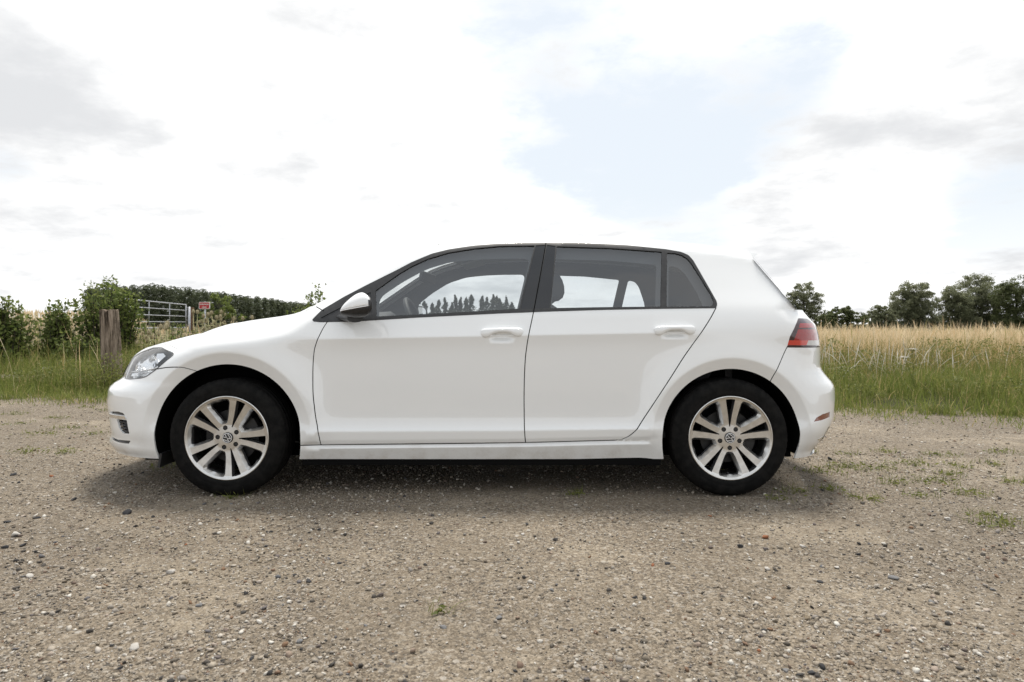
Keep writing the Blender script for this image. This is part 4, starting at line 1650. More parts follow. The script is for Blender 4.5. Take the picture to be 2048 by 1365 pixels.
def resample_opening(polys):
    """fine triangulation of the lining with smooth holes"""
    zlo = 0.66
    top_ = TOPD[(TOPI > I_A + 0.5) & (TOPI < I_C)]
    dom = np.vstack([[[top_[0][0], zlo]], [[top_[-1][0] - 0.12, zlo]], top_[::-1]])
    dom = dens(np.vstack([dom, dom[:1]]), 0.03)[:-1]
    cv2, ce2 = [], []
    for L in [dom] + polys:
        b0 = len(cv2)
        L = dens(np.vstack([L, L[:1]]), 0.02)[:-1]
        cv2.extend([tuple(p) for p in L])
        ce2.extend([(b0 + i, b0 + (i + 1) % len(L)) for i in range(len(L))])
    g1, g2 = np.meshgrid(np.arange(-1.2, 1.8, 0.035), np.arange(0.66, 1.45, 0.035))
    g = np.stack([g1.ravel(), g2.ravel()], -1)
    g = g[inside(g, dom)]
    cvn = np.array(cv2)
    g = g[np.linalg.norm(g[:, None] - cvn[None], axis=2).min(axis=1) > 0.015]
    rs = delaunay_2d_cdt([Vector(p) for p in cv2] + [Vector(p) for p in g], ce2, [], 0, 1e-6)
    v = np.array([(a.x, a.y) for a in rs[0]])
    f = np.array(rs[2])
    c = v[f].mean(axis=1)
    ok = inside(c, dom)
    for L in polys:
        ok &= ~inside(c, L)
    f = f[ok]
    a, b, c2 = v[f[:, 0]], v[f[:, 1]], v[f[:, 2]]
    ar = (b[:, 0] - a[:, 0]) * (c2[:, 1] - a[:, 1]) - (b[:, 1] - a[:, 1]) * (c2[:, 0] - a[:, 0])
    f[ar < 0] = f[ar < 0][:, ::-1]
    return v, f


lv, lf_ = resample_opening([O_f, O_r, O_q])
LP = np.stack(ring(lv[:, 0], lv[:, 1]), -1)
LN = ring_n(lv[:, 0], lv[:, 1], 0.01)
lcz = lv[lf_].mean(axis=1)
lower = lcz[:, 1] < belt_z(lcz[:, 0]) + 0.004
for far in (False, True):
    s = -1 if far else 1
    for nm, msk, mat in (('pillar_lining', ~lower, M['frame_lining']), ('door_card', lower, M['dash'])):
        v, f, n = patch(lf_[msk][:, ::-1], LP, LN, -0.045, 0.0, False, far)
        me = new_mesh(nm, v, f, -n)
        add_obj(nm, me, mat, car)
# headliner
P, n = sheet(I_H + 0.2, I_R - 0.5, 0.0, 1.0, 12)
P = P - n * 0.035
f = sheet_faces(*P.shape[:2])[:, ::-1]
me = new_mesh('headliner', to_local(P.reshape(-1, 3)), f, dir_local(-n.reshape(-1, 3)))
add_obj('headliner', me, M['lining'], car)
# screen-pillar lining along the sides of the windscreen
for far in (False, True):
    Pp, fp, npn = strip_of(I_A + 0.5, I_H + 0.2, 0.0, 0.06, 4)
    Pp = Pp - npn * 0.02
    s = -1 if far else 1
    me = new_mesh('screen_pillar_lining', to_local(Pp * np.array([1, s, 1.0])), fp[:, ::-1] if not far else fp, dir_local(-npn * np.array([1, s, 1.0])))
    add_obj('screen_pillar_lining', me, M['lining'], car)

# dashboard: section swept across the car
rows = []
for y in np.linspace(-0.74, 0.74, 31):
    hood = 0.045 * math.exp(-((y - 0.36) / 0.17) ** 2)
    sec = [(-1.12, 0.905), (-0.98, 0.935), (-0.84, 0.945 + hood * 0.6), (-0.73, 0.935 + hood), (-0.69, 0.905 + hood), (-0.70, 0.86), (-0.66, 0.80), (-0.70, 0.62)]
    rows.append([L3(x, y, z) for x, z in sec])
MB().grid(rows, flip=True).build('dashboard', M['dash'], car, smooth=True)
bk = MB()
bk.box(L3(-1.02, 0, 0.60), (0.1, 1.3, 0.5))
bk.build('bulkhead', M['liner'], car)
# steering wheel in front of the driver
sw = MB()
c = Vector(L3(-0.56, 0.36, 0.885))
tilt = Matrix.Rotation(math.radians(66), 3, 'Y')
G_ = []
for k in range(40):
    a = 2 * math.pi * k / 40
    cx_, cy_ = math.cos(a), math.sin(a)
    row = []
    for j in range(10):
        b = 2 * math.pi * j / 10
        rr = 0.180 + 0.015 * math.cos(b)
        row.append(c + tilt @ Vector((rr * cx_, rr * cy_, 0.015 * math.sin(b))))
    G_.append(row)
sw.grid(G_, closed_u=True, closed_v=True)
sw.box(c + tilt @ Vector((0, 0, -0.01)), (0.10, 0.15, 0.035), tilt)
sw.box(c + tilt @ Vector((0, 0, -0.005)), (0.035, 0.34, 0.018), tilt)
sw.tube([c + tilt @ Vector((0, 0, -0.02)), c + tilt @ Vector((0, 0, -0.22))], 0.035, 10)
sw.build('steering_wheel', M['dash'], car, smooth=True)


def cushion(name, sec, y0, y1, mat, parent, power=3.0, ny=12):
    """closed side section swept from y0 to y1 with rounded flanks"""
    rows = []
    sec = np.array(sec, float)
    cen = sec.mean(axis=0)
    for t in np.linspace(-1, 1, ny):
        k = (1 - abs(t) ** power * 0.9) ** (1 / power) if abs(t) < 1 else 0.30
        k = 0.62 + 0.38 * k
        y = (y0 + y1) / 2 + (y1 - y0) / 2 * t
        rows.append([L3(cen[0] + (p[0] - cen[0]) * k, y, cen[1] + (p[1] - cen[1]) * k) for p in sec])
    n = len(sec)
    mb = MB()
    mb.grid(rows, closed_v=True)
    mb.add(rows[0], [tuple(range(n))])
    mb.add(rows[-1], [tuple(range(n - 1, -1, -1))])
    o = mb.build(name, mat, parent, smooth=True)
    m_ = o.modifiers.new('round', 'SUBSURF')
    m_.levels = m_.render_levels = 1
    return o


for yc in (0.36, -0.36):
    st = empty('front_seat', L3(0.0, yc, 0.25))
    st.parent = car
    off = Vector(L3(0.0, yc, 0.25))

    def shift(o, off=off):
        o.location = -off
    b1 = cushion('seat_cushion', [(-0.45, 0.46), (-0.42, 0.56), (-0.15, 0.57), (0.08, 0.52), (0.10, 0.40), (-0.3, 0.40)], yc - 0.26, yc + 0.26, M['seat'], st)
    b2 = cushion('backrest', [(0.00, 0.50), (0.03, 0.70), (0.12, 0.95), (0.19, 1.03), (0.28, 1.02), (0.27, 0.9), (0.20, 0.6), (0.17, 0.45)], yc - 0.25, yc + 0.25, M['seat'], st)
    b3 = cushion('headrest', [(0.185, 1.05), (0.17, 1.12), (0.195, 1.205), (0.235, 1.225), (0.285, 1.20), (0.315, 1.12), (0.31, 1.05), (0.25, 1.03)], yc - 0.135, yc + 0.135, M['seat'], st)
    for b_ in (b1, b2, b3):
        shift(b_)
rb = empty('rear_bench', L3(0.9, 0, 0.25))
rb.parent = car
for sec, ya, yb, nm in (([(0.55, 0.45), (0.58, 0.55), (0.85, 0.56), (1.05, 0.50), (1.05, 0.40), (0.6, 0.38)], -0.62, 0.62, 'seat_cushion'),
                        ([(0.95, 0.50), (1.02, 0.80), (1.10, 0.94), (1.19, 0.95), (1.20, 0.85), (1.12, 0.48)], -0.62, 0.62, 'backrest'),
                        ([(1.12, 0.95), (1.12, 1.03), (1.15, 1.055), (1.20, 1.04), (1.21, 0.95)], 0.26, 0.50, 'headrest'),
                        ([(1.12, 0.95), (1.12, 1.03), (1.15, 1.055), (1.20, 1.04), (1.21, 0.95)], -0.50, -0.26, 'headrest')):
    o = cushion(nm, sec, ya, yb, M['seat'], rb)
    o.location = -Vector(L3(0.9, 0, 0.25))
# parcel shelf, boot and floor pan
tub = MB()
tub.box(L3(1.42, 0, 0.90), (0.46, 1.20, 0.02))
tub.box(L3(0.2, 0, 0.30), (2.3, 1.45, 0.03))
tub.box(L3(1.22, 0, 0.60), (0.04, 1.2, 0.55))
tub.build('floor_pan', M['dash'], car)
# rear-view mirror
rv = MB()
p = at(853, 555, CL - 0.05)
c = Vector((p.x - CAR_X, -0.0, p.z))
rot = Matrix.Rotation(math.radians(12), 3, 'Y') @ Matrix.Rotation(math.radians(-14), 3, 'Z')
rv.box(c, (0.028, 0.24, 0.068), rot)
rvo = rv.build('interior_mirror', M['dash'], car, bevel=0.012, seg=3)
MB().tube([c + Vector((-0.01, 0, 0.01)), c + Vector((-0.075, 0, 0.075))], [0.011, 0.016], 8).build('mirror_arm', M['dash'], rvo, smooth=True)
# sun visor
for y in (0.34, -0.34):
    p = at(893, 545, CL)
    MB().box(L3(-0.27, y, 1.325), (0.15, 0.40, 0.014), Matrix.Rotation(math.radians(-14), 3, 'Y')).build('sun_visor', M['lining'], car, bevel=0.006)
# ------------------------------------------------------------------ ground
def fbm(x, y, seed=0, octv=4):
    """cheap value noise on arrays, -1..1"""
    r = np.zeros_like(x, dtype=float)
    amp, fr, tot = 1.0, 1.0, 0.0
    for o in range(octv):
        xi, yi = np.floor(x * fr), np.floor(y * fr)
        fx, fy = x * fr - xi, y * fr - yi
        fx, fy = fx * fx * (3 - 2 * fx), fy * fy * (3 - 2 * fy)

        def h(a, b):
            v = np.sin(a * 127.1 + b * 311.7 + (seed + o) * 74.7) * 43758.5453
            return v - np.floor(v)
        v = (h(xi, yi) * (1 - fx) + h(xi + 1, yi) * fx) * (1 - fy) + (h(xi, yi + 1) * (1 - fx) + h(xi + 1, yi + 1) * fx) * fy
        r += amp * (v * 2 - 1)
        tot += amp
        amp *= 0.5
        fr *= 2.03
    return r / tot


def verge(x):
    """distance at which the gravel gives way to grass"""
    x = np.asarray(x, float)
    return np.interp(x, [-12, -7, -4.5, -2.5, 0, 2.6, 4.2, 5.6, 8, 14], [8.1, 8.0, 7.7, 7.5, 7.3, 7.05, 6.55, 6.1, 5.9, 5.8]) + 0.32 * fbm(x * 1.1, x * 0 + 3.3, 5) + 0.16 * fbm(x * 4.3, x * 0 + 1.3, 9)


def terrain(x, y):
    x, y = np.asarray(x, float), np.asarray(y, float)
    z = 0.012 * fbm(x * 0.7, y * 0.7, 1) * sstep(np.abs(y - 3.6) + 0.3 * np.abs(x), 1.3, 3.5)
    v = verge(x)
    z = z + 0.10 * sstep(y - v, 0.0, 2.5) * (0.7 + 0.5 * fbm(x * 0.5, y * 0.5, 2))
    # a rise on the left behind the hedge, a gentle one on the right
    z = z + 1.25 * sstep(y, 13, 60) * sstep(-x / np.maximum(y, 1.0), 0.50, 0.66) + 0.15 * sstep(y, 16, 90)
    z = z - 0.9 * sstep(y, 100, 260) * sstep(-x, 0, 60)
    return z


def ground_rows():
    ys = np.concatenate([np.arange(-6, 1, 1.0), np.arange(1, 12, 0.12), np.arange(12, 30, 0.6), np.geomspace(30, 1400, 40)])
    t = np.linspace(-1, 1, 181)
    V = []
    for y in ys:
        hw = max(14, y * 1.6)
        x = np.sign(t) * (np.abs(t) * 0.55 + 0.45 * np.abs(t) ** 3) * hw
        V.append(np.stack([x, np.full_like(x, y), terrain(x, np.full_like(x, y))], -1))
    return np.array(V)


GR = ground_rows()
nu, nv = GR.shape[:2]
i, j = np.meshgrid(np.arange(nu - 1), np.arange(nv - 1), indexing='ij')
gf = np.stack([(i * nv + j).ravel(), (i * nv + j + 1).ravel(), ((i + 1) * nv + j + 1).ravel(), ((i + 1) * nv + j).ravel()], -1)


def gravel_material():
    m, nt, b = principled('gravel', (0.2, 0.18, 0.15), 0.92, spec=0.25)
    tc = N(nt, 'ShaderNodeTexCoord')
    P = tc.outputs['Object']
    sep = N(nt, 'ShaderNodeSeparateXYZ')
    nt.links.new(P, sep.inputs[0])

    def vor(scale, feat='F1', rand=1.0):
        v = N(nt, 'ShaderNodeTexVoronoi', feature=feat)
        v.inputs['Scale'].default_value = scale
        v.inputs['Randomness'].default_value = rand
        nt.links.new(P, v.inputs['Vector'])
        return v
    v1, v2, v3 = vor(88), vor(190), vor(40)

    def ramp(fac, stops):
        r = N(nt, 'ShaderNodeValToRGB')
        r.color_ramp.interpolation = 'LINEAR'
        el = r.color_ramp.elements
        while len(el) < len(stops):
            el.new(0.5)
        for e, (p, c) in zip(el, stops):
            e.position = p
            e.color = tuple(c) + (1,)
        nt.links.new(fac, r.inputs[0])
        return r.outputs[0]

    def chan(v):
        s = N(nt, 'ShaderNodeSeparateColor')
        nt.links.new(v.outputs['Color'], s.inputs[0])
        return s.outputs
    tones = [(0.0, (0.04, 0.039, 0.038)), (0.08, (0.11, 0.10, 0.088)), (0.3, (0.19, 0.150, 0.106)), (0.58, (0.31, 0.254, 0.185)), (0.80, (0.50, 0.435, 0.345)), (0.97, (0.52, 0.49, 0.44)), (1.0, (0.62, 0.60, 0.56))]
    c1 = ramp(chan(v1)[0], tones)
    c2 = ramp(chan(v2)[1], [(0.0, (0.06, 0.054, 0.047)), (0.25, (0.12, 0.097, 0.070)), (0.6, (0.27, 0.22, 0.16)), (1.0, (0.50, 0.43, 0.34))])
    c3 = ramp(chan(v3)[2], tones)
    dusty = mixc(nt, 0.55, c1, c2)
    big = maprange(nt, chan(v3)[0], 0.80, 0.84)
    dist3 = maprange(nt, v3.outputs['Distance'], 0.34, 0.40, 1.0, 0.0)
    col = mixc(nt, mathn(nt, 'MULTIPLY', big, dist3), dusty, c3)
    # wheel tracks and damp, broad and faint
    n1 = maprange(nt, noise(nt, P, 0.55, 5, 0.6), 0.35, 0.68)
    col = mixc(nt, n1, mixc(nt, 0.40, col, (0.115, 0.094, 0.070)), col)
    n3 = maprange(nt, noise(nt, P, 1.1, 6, 0.68), 0.50, 0.70)
    col = mixc(nt, mathn(nt, 'MULTIPLY', n3, 0.45), col, (0.48, 0.41, 0.31))
    n2 = maprange(nt, noise(nt, P, 2.6, 5, 0.65), 0.40, 0.66)
    col = mixc(nt, mathn(nt, 'MULTIPLY', n2, 0.28), col, (0.29, 0.240, 0.175))
    dk = N(nt, 'ShaderNodeMix', data_type='RGBA', blend_type='MULTIPLY')
    dk.inputs[0].default_value = 1.0
    nt.links.new(col, dk.inputs[6])
    dk.inputs[7].default_value = (0.84, 0.83, 0.82, 1)
    nt.links.new(dk.outputs[2], b.inputs['Base Color'])
    bp = N(nt, 'ShaderNodeBump')
    bp.inputs['Strength'].default_value = 0.9
    bp.inputs['Distance'].default_value = 0.0055
    h = mathn(nt, 'ADD', mathn(nt, 'MULTIPLY', v1.outputs['Distance'], -1.0), mathn(nt, 'MULTIPLY', v2.outputs['Distance'], -0.5))
    h = mathn(nt, 'ADD', h, mathn(nt, 'MULTIPLY', chan(v1)[1], 0.6))
    h = mathn(nt, 'ADD', h, mathn(nt, 'MULTIPLY', noise(nt, P, 30, 5, 0.6), 1.0))
    nt.links.new(h, bp.inputs['Height'])
    nt.links.new(bp.outputs[0], b.inputs['Normal'])
    return m


def soil_material():
    m, nt, b = principled('meadow_soil', (0.05, 0.05, 0.03), 0.95, spec=0.1)
    vary(m, nt, b, 0.9, (0.045, 0.048, 0.022), (0.11, 0.095, 0.05), bump=0.4, bscale=12)
    return m


M['gravel'], M['soil'] = gravel_material(), soil_material()
cenx = GR.reshape(-1, 3)[gf].mean(axis=1)
is_gravel = cenx[:, 1] < verge(cenx[:, 0]) + 0.35
for nm, sel, mt in (('gravel_ground', is_gravel, M['gravel']), ('meadow_ground', ~is_gravel, M['soil'])):
    ids, iv = np.unique(gf[sel], return_inverse=True)
    o = add_obj(nm, new_mesh(nm, GR.reshape(-1, 3)[ids], iv.reshape(-1, 4)), mt)
    tag(o, kind='structure')
# the far end of the track that comes back into view on the left
tp = []
for k in range(20):
    t = k / 19
    x = -10.5 + 4.2 * t
    y0, y1 = 9.75 + 0.12 * math.sin(7 * t), 10.55 - 0.25 * t + 0.1 * math.sin(5 * t)
    tp.append([(x, y0, float(terrain(x, y0)) + 0.012), (x, y1, float(terrain(x, y1)) + 0.012)])
tag(MB().grid(tp, flip=False).build('gravel_track', M['gravel'], smooth=True), kind='structure')


# ---- stones
def chip_proto(seed):
    r = np.random.default_rng(seed)
    V = np.array([(1, 0, 0), (-1, 0, 0), (0, 1, 0), (0, -1, 0), (0, 0, 1), (0, 0, -1)], float)
    V = V * r.uniform(0.6, 1.15, size=(6, 1)) + r.normal(size=(6, 3)) * 0.22
    V *= np.array([1.0, r.uniform(0.6, 0.95), r.uniform(0.45, 0.8)])
    return V, np.array([(0, 2, 4), (2, 1, 4), (1, 3, 4), (3, 0, 4), (2, 0, 5), (1, 2, 5), (3, 1, 5), (0, 3, 5)])


def stone_proto(seed, sub=1):
    r = np.random.default_rng(seed)
    t = (1 + 5 ** 0.5) / 2
    V = np.array([(-1, t, 0), (1, t, 0), (-1, -t, 0), (1, -t, 0), (0, -1, t), (0, 1, t), (0, -1, -t), (0, 1, -t), (t, 0, -1), (t, 0, 1), (-t, 0, -1), (-t, 0, 1)], float)
    V /= np.linalg.norm(V[0])
    Fc = [(0, 11, 5), (0, 5, 1), (0, 1, 7), (0, 7, 10), (0, 10, 11), (1, 5, 9), (5, 11, 4), (11, 10, 2), (10, 7, 6), (7, 1, 8), (3, 9, 4), (3, 4, 2), (3, 2, 6), (3, 6, 8), (3, 8, 9), (4, 9, 5), (2, 4, 11), (6, 2, 10), (8, 6, 7), (9, 8, 1)]
    for _ in range(sub - 1):
        mid, nf, V = {}, [], list(V)
        for f in Fc:
            m_ = []
            for a, b in ((f[0], f[1]), (f[1], f[2]), (f[2], f[0])):
                k = (min(a, b), max(a, b))
                if k not in mid:
                    p = np.array(V[a]) + np.array(V[b])
                    V.append(p / np.linalg.norm(p))
                    mid[k] = len(V) - 1
                m_.append(mid[k])
            nf += [(f[0], m_[0], m_[2]), (f[1], m_[1], m_[0]), (f[2], m_[2], m_[1]), tuple(m_)]
        Fc, V = nf, np.array(V)
    V = np.array(V)
    # facets: push towards random planes
    for _ in range(9):
        n = r.normal(size=3)
        n /= np.linalg.norm(n)
        d = V @ n
        lim = r.uniform(0.36, 0.72)
        V = V - np.outer(np.maximum(d - lim, 0), n)
    V += r.normal(size=V.shape) * 0.03
    V *= np.array([1.0, r.uniform(0.65, 0.95), r.uniform(0.45, 0.75)])
    return V, np.array(Fc)


def stone_mat(name, cols, spec=0.3):
    m, nt, b = principled(name, cols[0], 0.85, spec=spec)
    tc = N(nt, 'ShaderNodeTexCoord')
    oi = N(nt, 'ShaderNodeNewGeometry')
    f = maprange(nt, noise(nt, tc.outputs['Object'], 120, 5, 0.65), 0.3, 0.7)
    r = N(nt, 'ShaderNodeValToRGB')
    el = r.color_ramp.elements
    while len(el) < len(cols):
        el.new(0.5)
    for k, (e, c) in enumerate(zip(el, cols)):
        e.position = k / max(len(cols) - 1, 1)
        e.color = tuple(c) + (1,)
    nt.links.new(oi.outputs['Random Per Island'], r.inputs[0])
    nt.links.new(mixc(nt, f, mixc(nt, 0.25, r.outputs[0], (0.04, 0.036, 0.03)), r.outputs[0]), b.inputs['Base Color'])
    bn = N(nt, 'ShaderNodeBump')
    bn.inputs['Strength'].default_value = 0.5
    bn.inputs['Distance'].default_value = 0.002
    nt.links.new(noise(nt, tc.outputs['Object'], 300, 4, 0.6), bn.inputs['Height'])
    nt.links.new(bn.outputs[0], b.inputs['Normal'])
    return m


M['pebbles'] = stone_mat('pebbles', [(0.03, 0.03, 0.032), (0.10, 0.088, 0.075), (0.22, 0.185, 0.14), (0.28, 0.235, 0.18), (0.32, 0.272, 0.215), (0.35, 0.30, 0.235), (0.40, 0.35, 0.28),
                                     (0.26, 0.235, 0.21), (0.44, 0.39, 0.325), (0.30, 0.245, 0.18), (0.52, 0.475, 0.41), (0.66, 0.63, 0.57), (0.22, 0.13, 0.075), (0.13, 0.135, 0.145)])
M['stone_dark'] = stone_mat('dark_stone', [(0.035, 0.036, 0.040), (0.055, 0.055, 0.058)])
M['stone_pale'] = stone_mat('pale_stone', [(0.48, 0.45, 0.40), (0.56, 0.53, 0.49)])
M['stone_tan'] = stone_mat('tan_stone', [(0.24, 0.19, 0.13), (0.20, 0.16, 0.11)])
M['stone_rust'] = stone_mat('rust_stone', [(0.30, 0.13, 0.06), (0.26, 0.10, 0.05)])
M['stone_grey'] = stone_mat('grey_stone', [(0.17, 0.17, 0.175), (0.22, 0.215, 0.21)])


def scatter_stones(n, rmin, rmax, yr, seed, power=2.6, lift=0.2, chips=False):
    r = np.random.default_rng(seed)
    protos = [chip_proto(900 + k) if chips else stone_proto(100 + k) for k in range(16 if chips else 10)]
    y = yr[0] + (yr[1] - yr[0]) * r.random(n) ** 1.35
    x = (r.random(n) * 2 - 1) * (y * 0.80 + 0.25)
    keep = (y < verge(x) + 0.1)
    x, y = x[keep], y[keep]
    n = len(x)
    # patchy: fewer stones where the surface is worn smooth
    dn = fbm(x * 1.2, y * 1.2, 31) + 0.6 * fbm(x * 4, y * 4, 32)
    keep = r.random(n) < np.clip(0.62 + 0.7 * dn, 0.12, 1)
    x, y = x[keep], y[keep]
    n = len(x)
    s = rmin + (rmax - rmin) * r.random(n) ** power
    a = r.random(n) * 2 * math.pi
    tx, ty = r.normal(size=n) * 0.35, r.normal(size=n) * 0.35
    z = terrain(x, y)
    pick = r.integers(0, len(protos), n)
    VV, FF, b = [], [], 0
    for k, (pv, pf) in enumerate(protos):
        m_ = pick == k
        c = m_.sum()
        if not c:
            continue
        ca, sa = np.cos(a[m_]), np.sin(a[m_])
        p = pv[None] * s[m_][:, None, None]
        X = p[..., 0] * ca[:, None] - p[..., 1] * sa[:, None]
        Y = p[..., 0] * sa[:, None] + p[..., 1] * ca[:, None]
        Z = p[..., 2] + X * tx[m_][:, None] * 0.6 + Y * ty[m_][:, None] * 0.6
        X, Y, Z = X + x[m_][:, None], Y + y[m_][:, None], Z + (z[m_] + s[m_] * lift)[:, None]
        VV.append(np.stack([X, Y, Z], -1).reshape(-1, 3))
        FF.append((pf[None] + (np.arange(c) * len(pv))[:, None, None]).reshape(-1, 3) + b)
        b += c * len(pv)
    return np.vstack(VV), np.vstack(FF)


v1, f1 = scatter_stones(105000, 0.0022, 0.0075, (1.45, 4.6), 3, 2.2, 0.15, True)
v2, f2 = scatter_stones(30000, 0.004, 0.017, (1.45, 8.2), 4, 3.0)
o = add_obj('gravel_stones', new_mesh('gravel_stones', np.vstack([v1, v2]), np.vstack([f1, f2 + len(v1)]), smooth=False), M['pebbles'])
tag(o, 'loose buff and grey gravel stones strewn over the lot', 'gravel', kind='stuff')

# single stones that stand out: (px, py, width px, kind)
STONES = [(256, 1028, 25, 'dark'), (463, 1009, 12, 'grey'), (148, 1001, 16, 'dark'), (27, 951, 16, 'dark'), (103, 954, 12, 'rust'), (284, 947, 9, 'dark'), (12, 1046, 18, 'dark'), (75, 1037, 14, 'dark'),
          (32, 1072, 26, 'pale'), (12, 1096, 22, 'dark'), (47, 1092, 18, 'dark'), (505, 1089, 15, 'tan'), (532, 1094, 10, 'dark'), (372, 1090, 8, 'rust'), (520, 1125, 14, 'tan'), (386, 1140, 16, 'tan'),
          (340, 1147, 26, 'pale'), (372, 1167, 20, 'tan'), (616, 1164, 20, 'dark'), (678, 1128, 12, 'dark'), (60, 1154, 20, 'pale'), (398, 1212, 18, 'grey'), (730, 1252, 12, 'grey'), (504, 1317, 17, 'dark'),
          (537, 1314, 16, 'tan'), (362, 1357, 21, 'pale'), (240, 1336, 16, 'dark'), (601, 1284, 22, 'grey'), (998, 1238, 18, 'grey'), (640, 1316, 13, 'pale'), (885, 1256, 20, 'grey'), (1104, 1182, 16, 'grey'),
          (1480, 1095, 20, 'dark'), (1334, 1129, 16, 'dark'), (1605, 1095, 18, 'pale'), (1533, 1139, 18, 'pale'), (1674, 1137, 16, 'pale'), (1640, 1165, 14, 'dark'), (1613, 1238, 22, 'tan'), (1527, 1263, 16, 'dark'),
          (1486, 1322, 24, 'tan'), (1572, 1344, 18, 'grey'), (1627, 1350, 27, 'dark'), (1424, 1352, 15, 'tan'), (1518, 1303, 10, 'rust'), (1420, 1033, 10, 'rust'), (1530, 1076, 24, 'rust'), (1305, 1132, 14, 'rust'),
          (1895, 1041, 22, 'pale'), (1785, 1158, 26, 'grey'), (1744, 1126, 16, 'tan'), (1865, 1206, 18, 'grey'), (1898, 1227, 18, 'pale'), (1661, 920, 15, 'dark'), (1657, 931, 12, 'pale'), (1030, 1343, 14, 'dark'),
          (1144, 1261, 12, 'dark'), (1270, 1196, 14, 'dark'), (40, 1208, 14, 'tan'), (145, 1229, 14, 'tan'), (448, 1287, 16, 'pale'), (270, 1295, 24, 'pale'), (838, 1040, 8, 'dark'), (968, 1036, 11, 'grey'),
          (1046, 1070, 12, 'pale'), (1152, 1011, 10, 'pale'), (903, 1063, 8, 'dark'), (1450, 1070, 10, 'pale'), (1910, 1290, 16, 'tan'), (1985, 1180, 14, 'grey'), (1780, 1300, 15, 'pale'), (1700, 1240, 13, 'grey')]
SLAB = {'dark': 'dark grey stone', 'pale': 'pale chalky stone', 'tan': 'brownish tan stone', 'rust': 'rust-orange stone chip', 'grey': 'mid-grey stone'}
smesh = [stone_proto(500 + k, 2) for k in range(8)]
smeshes = {}
rs = np.random.default_rng(21)
for k, (px, py, w, kind) in enumerate(STONES):
    Y = HC * FPX / (py - YH)
    X = (px - CX) * Y / FPX
    s = w * Y / FPX / 2 * 0.95
    key = (k % 8, kind)
    if key not in smeshes:
        smeshes[key] = new_mesh('loose_stone', smesh[k % 8][0], smesh[k % 8][1], smooth=False)
        smeshes[key].materials.append(M['stone_' + kind])
    o = add_obj('loose_stone', smeshes[key])
    o.location = (X, Y, float(terrain(X, Y)) + s * 0.22)
    o.scale = (s, s, s * rs.uniform(0.7, 1.0))
    o.rotation_euler = (rs.normal() * 0.2, rs.normal() * 0.2, rs.random() * 6.28)
    part = 'front bumper' if X < -1.95 else 'front wheel' if X < -1.1 else 'front door' if X < 0.07 else 'rear door' if X < 0.75 else 'rear wheel' if X < 1.55 else 'rear bumper'
    wd = 'big' if s > 0.022 else 'small' if s < 0.012 else 'middling'
    dist = 3.41 - Y
    where = 'about %.2f m out from' % dist if dist > 0.05 else 'about %.2f m back past' % -dist
    tag(o, '%s %s lying %s the white car\'s %s' % (wd, SLAB[kind], where, part), 'stone', kind + ' stones on the gravel')


# ------------------------------------------------------------------ grass and leaves
def leaf_mat(name, c_dark, c_light, c_alt=None, alt=0.0, transl=0.35, rough=0.55):
    m = bpy.data.materials.new(name)
    m.use_nodes = True
    nt = m.node_tree
    b = nt.nodes['Principled BSDF']
    out = [n for n in nt.nodes if n.type == 'OUTPUT_MATERIAL'][0]
    ge = N(nt, 'ShaderNodeNewGeometry')
    rnd = ge.outputs['Random Per Island']
    col = mixc(nt, rnd, c_dark, c_light)
    if c_alt:
        f = maprange(nt, mathn(nt, 'FRACT', mathn(nt, 'MULTIPLY', rnd, 37.7)), 1 - alt - 0.02, 1 - alt + 0.02)
        col = mixc(nt, f, col, c_alt)
    nt.links.new(col, b.inputs['Base Color'])
    b.inputs['Roughness'].default_value = rough
    b.inputs['Specular IOR Level'].default_value = 0.3
    tr = N(nt, 'ShaderNodeBsdfTranslucent')
    nt.links.new(col, tr.inputs[0])
    mx = N(nt, 'ShaderNodeMixShader')
    mx.inputs[0].default_value = transl
    lk(nt, b, 0, mx, 1)
    lk(nt, tr, 0, mx, 2)
    lk(nt, mx, 0, out, 0)
    return m


M['grass_green'] = leaf_mat('green_grass', (0.11, 0.150, 0.030), (0.26, 0.285, 0.075), (0.48, 0.38, 0.18), 0.10, transl=0.45)
M['grass_mid'] = leaf_mat('rank_grass', (0.11, 0.125, 0.032), (0.30, 0.26, 0.085), (0.58, 0.40, 0.19), 0.22, transl=0.45)
M['grass_dry'] = leaf_mat('dry_grass', (0.64, 0.46, 0.25), (0.86, 0.72, 0.50), (0.34, 0.30, 0.12), 0.10, transl=0.45)
M['weed'] = leaf_mat('weed_leaves', (0.10, 0.125, 0.03), (0.25, 0.26, 0.075), transl=0.45)
M['seedhead'] = leaf_mat('white_seedheads', (0.50, 0.46, 0.38), (0.68, 0.64, 0.56))


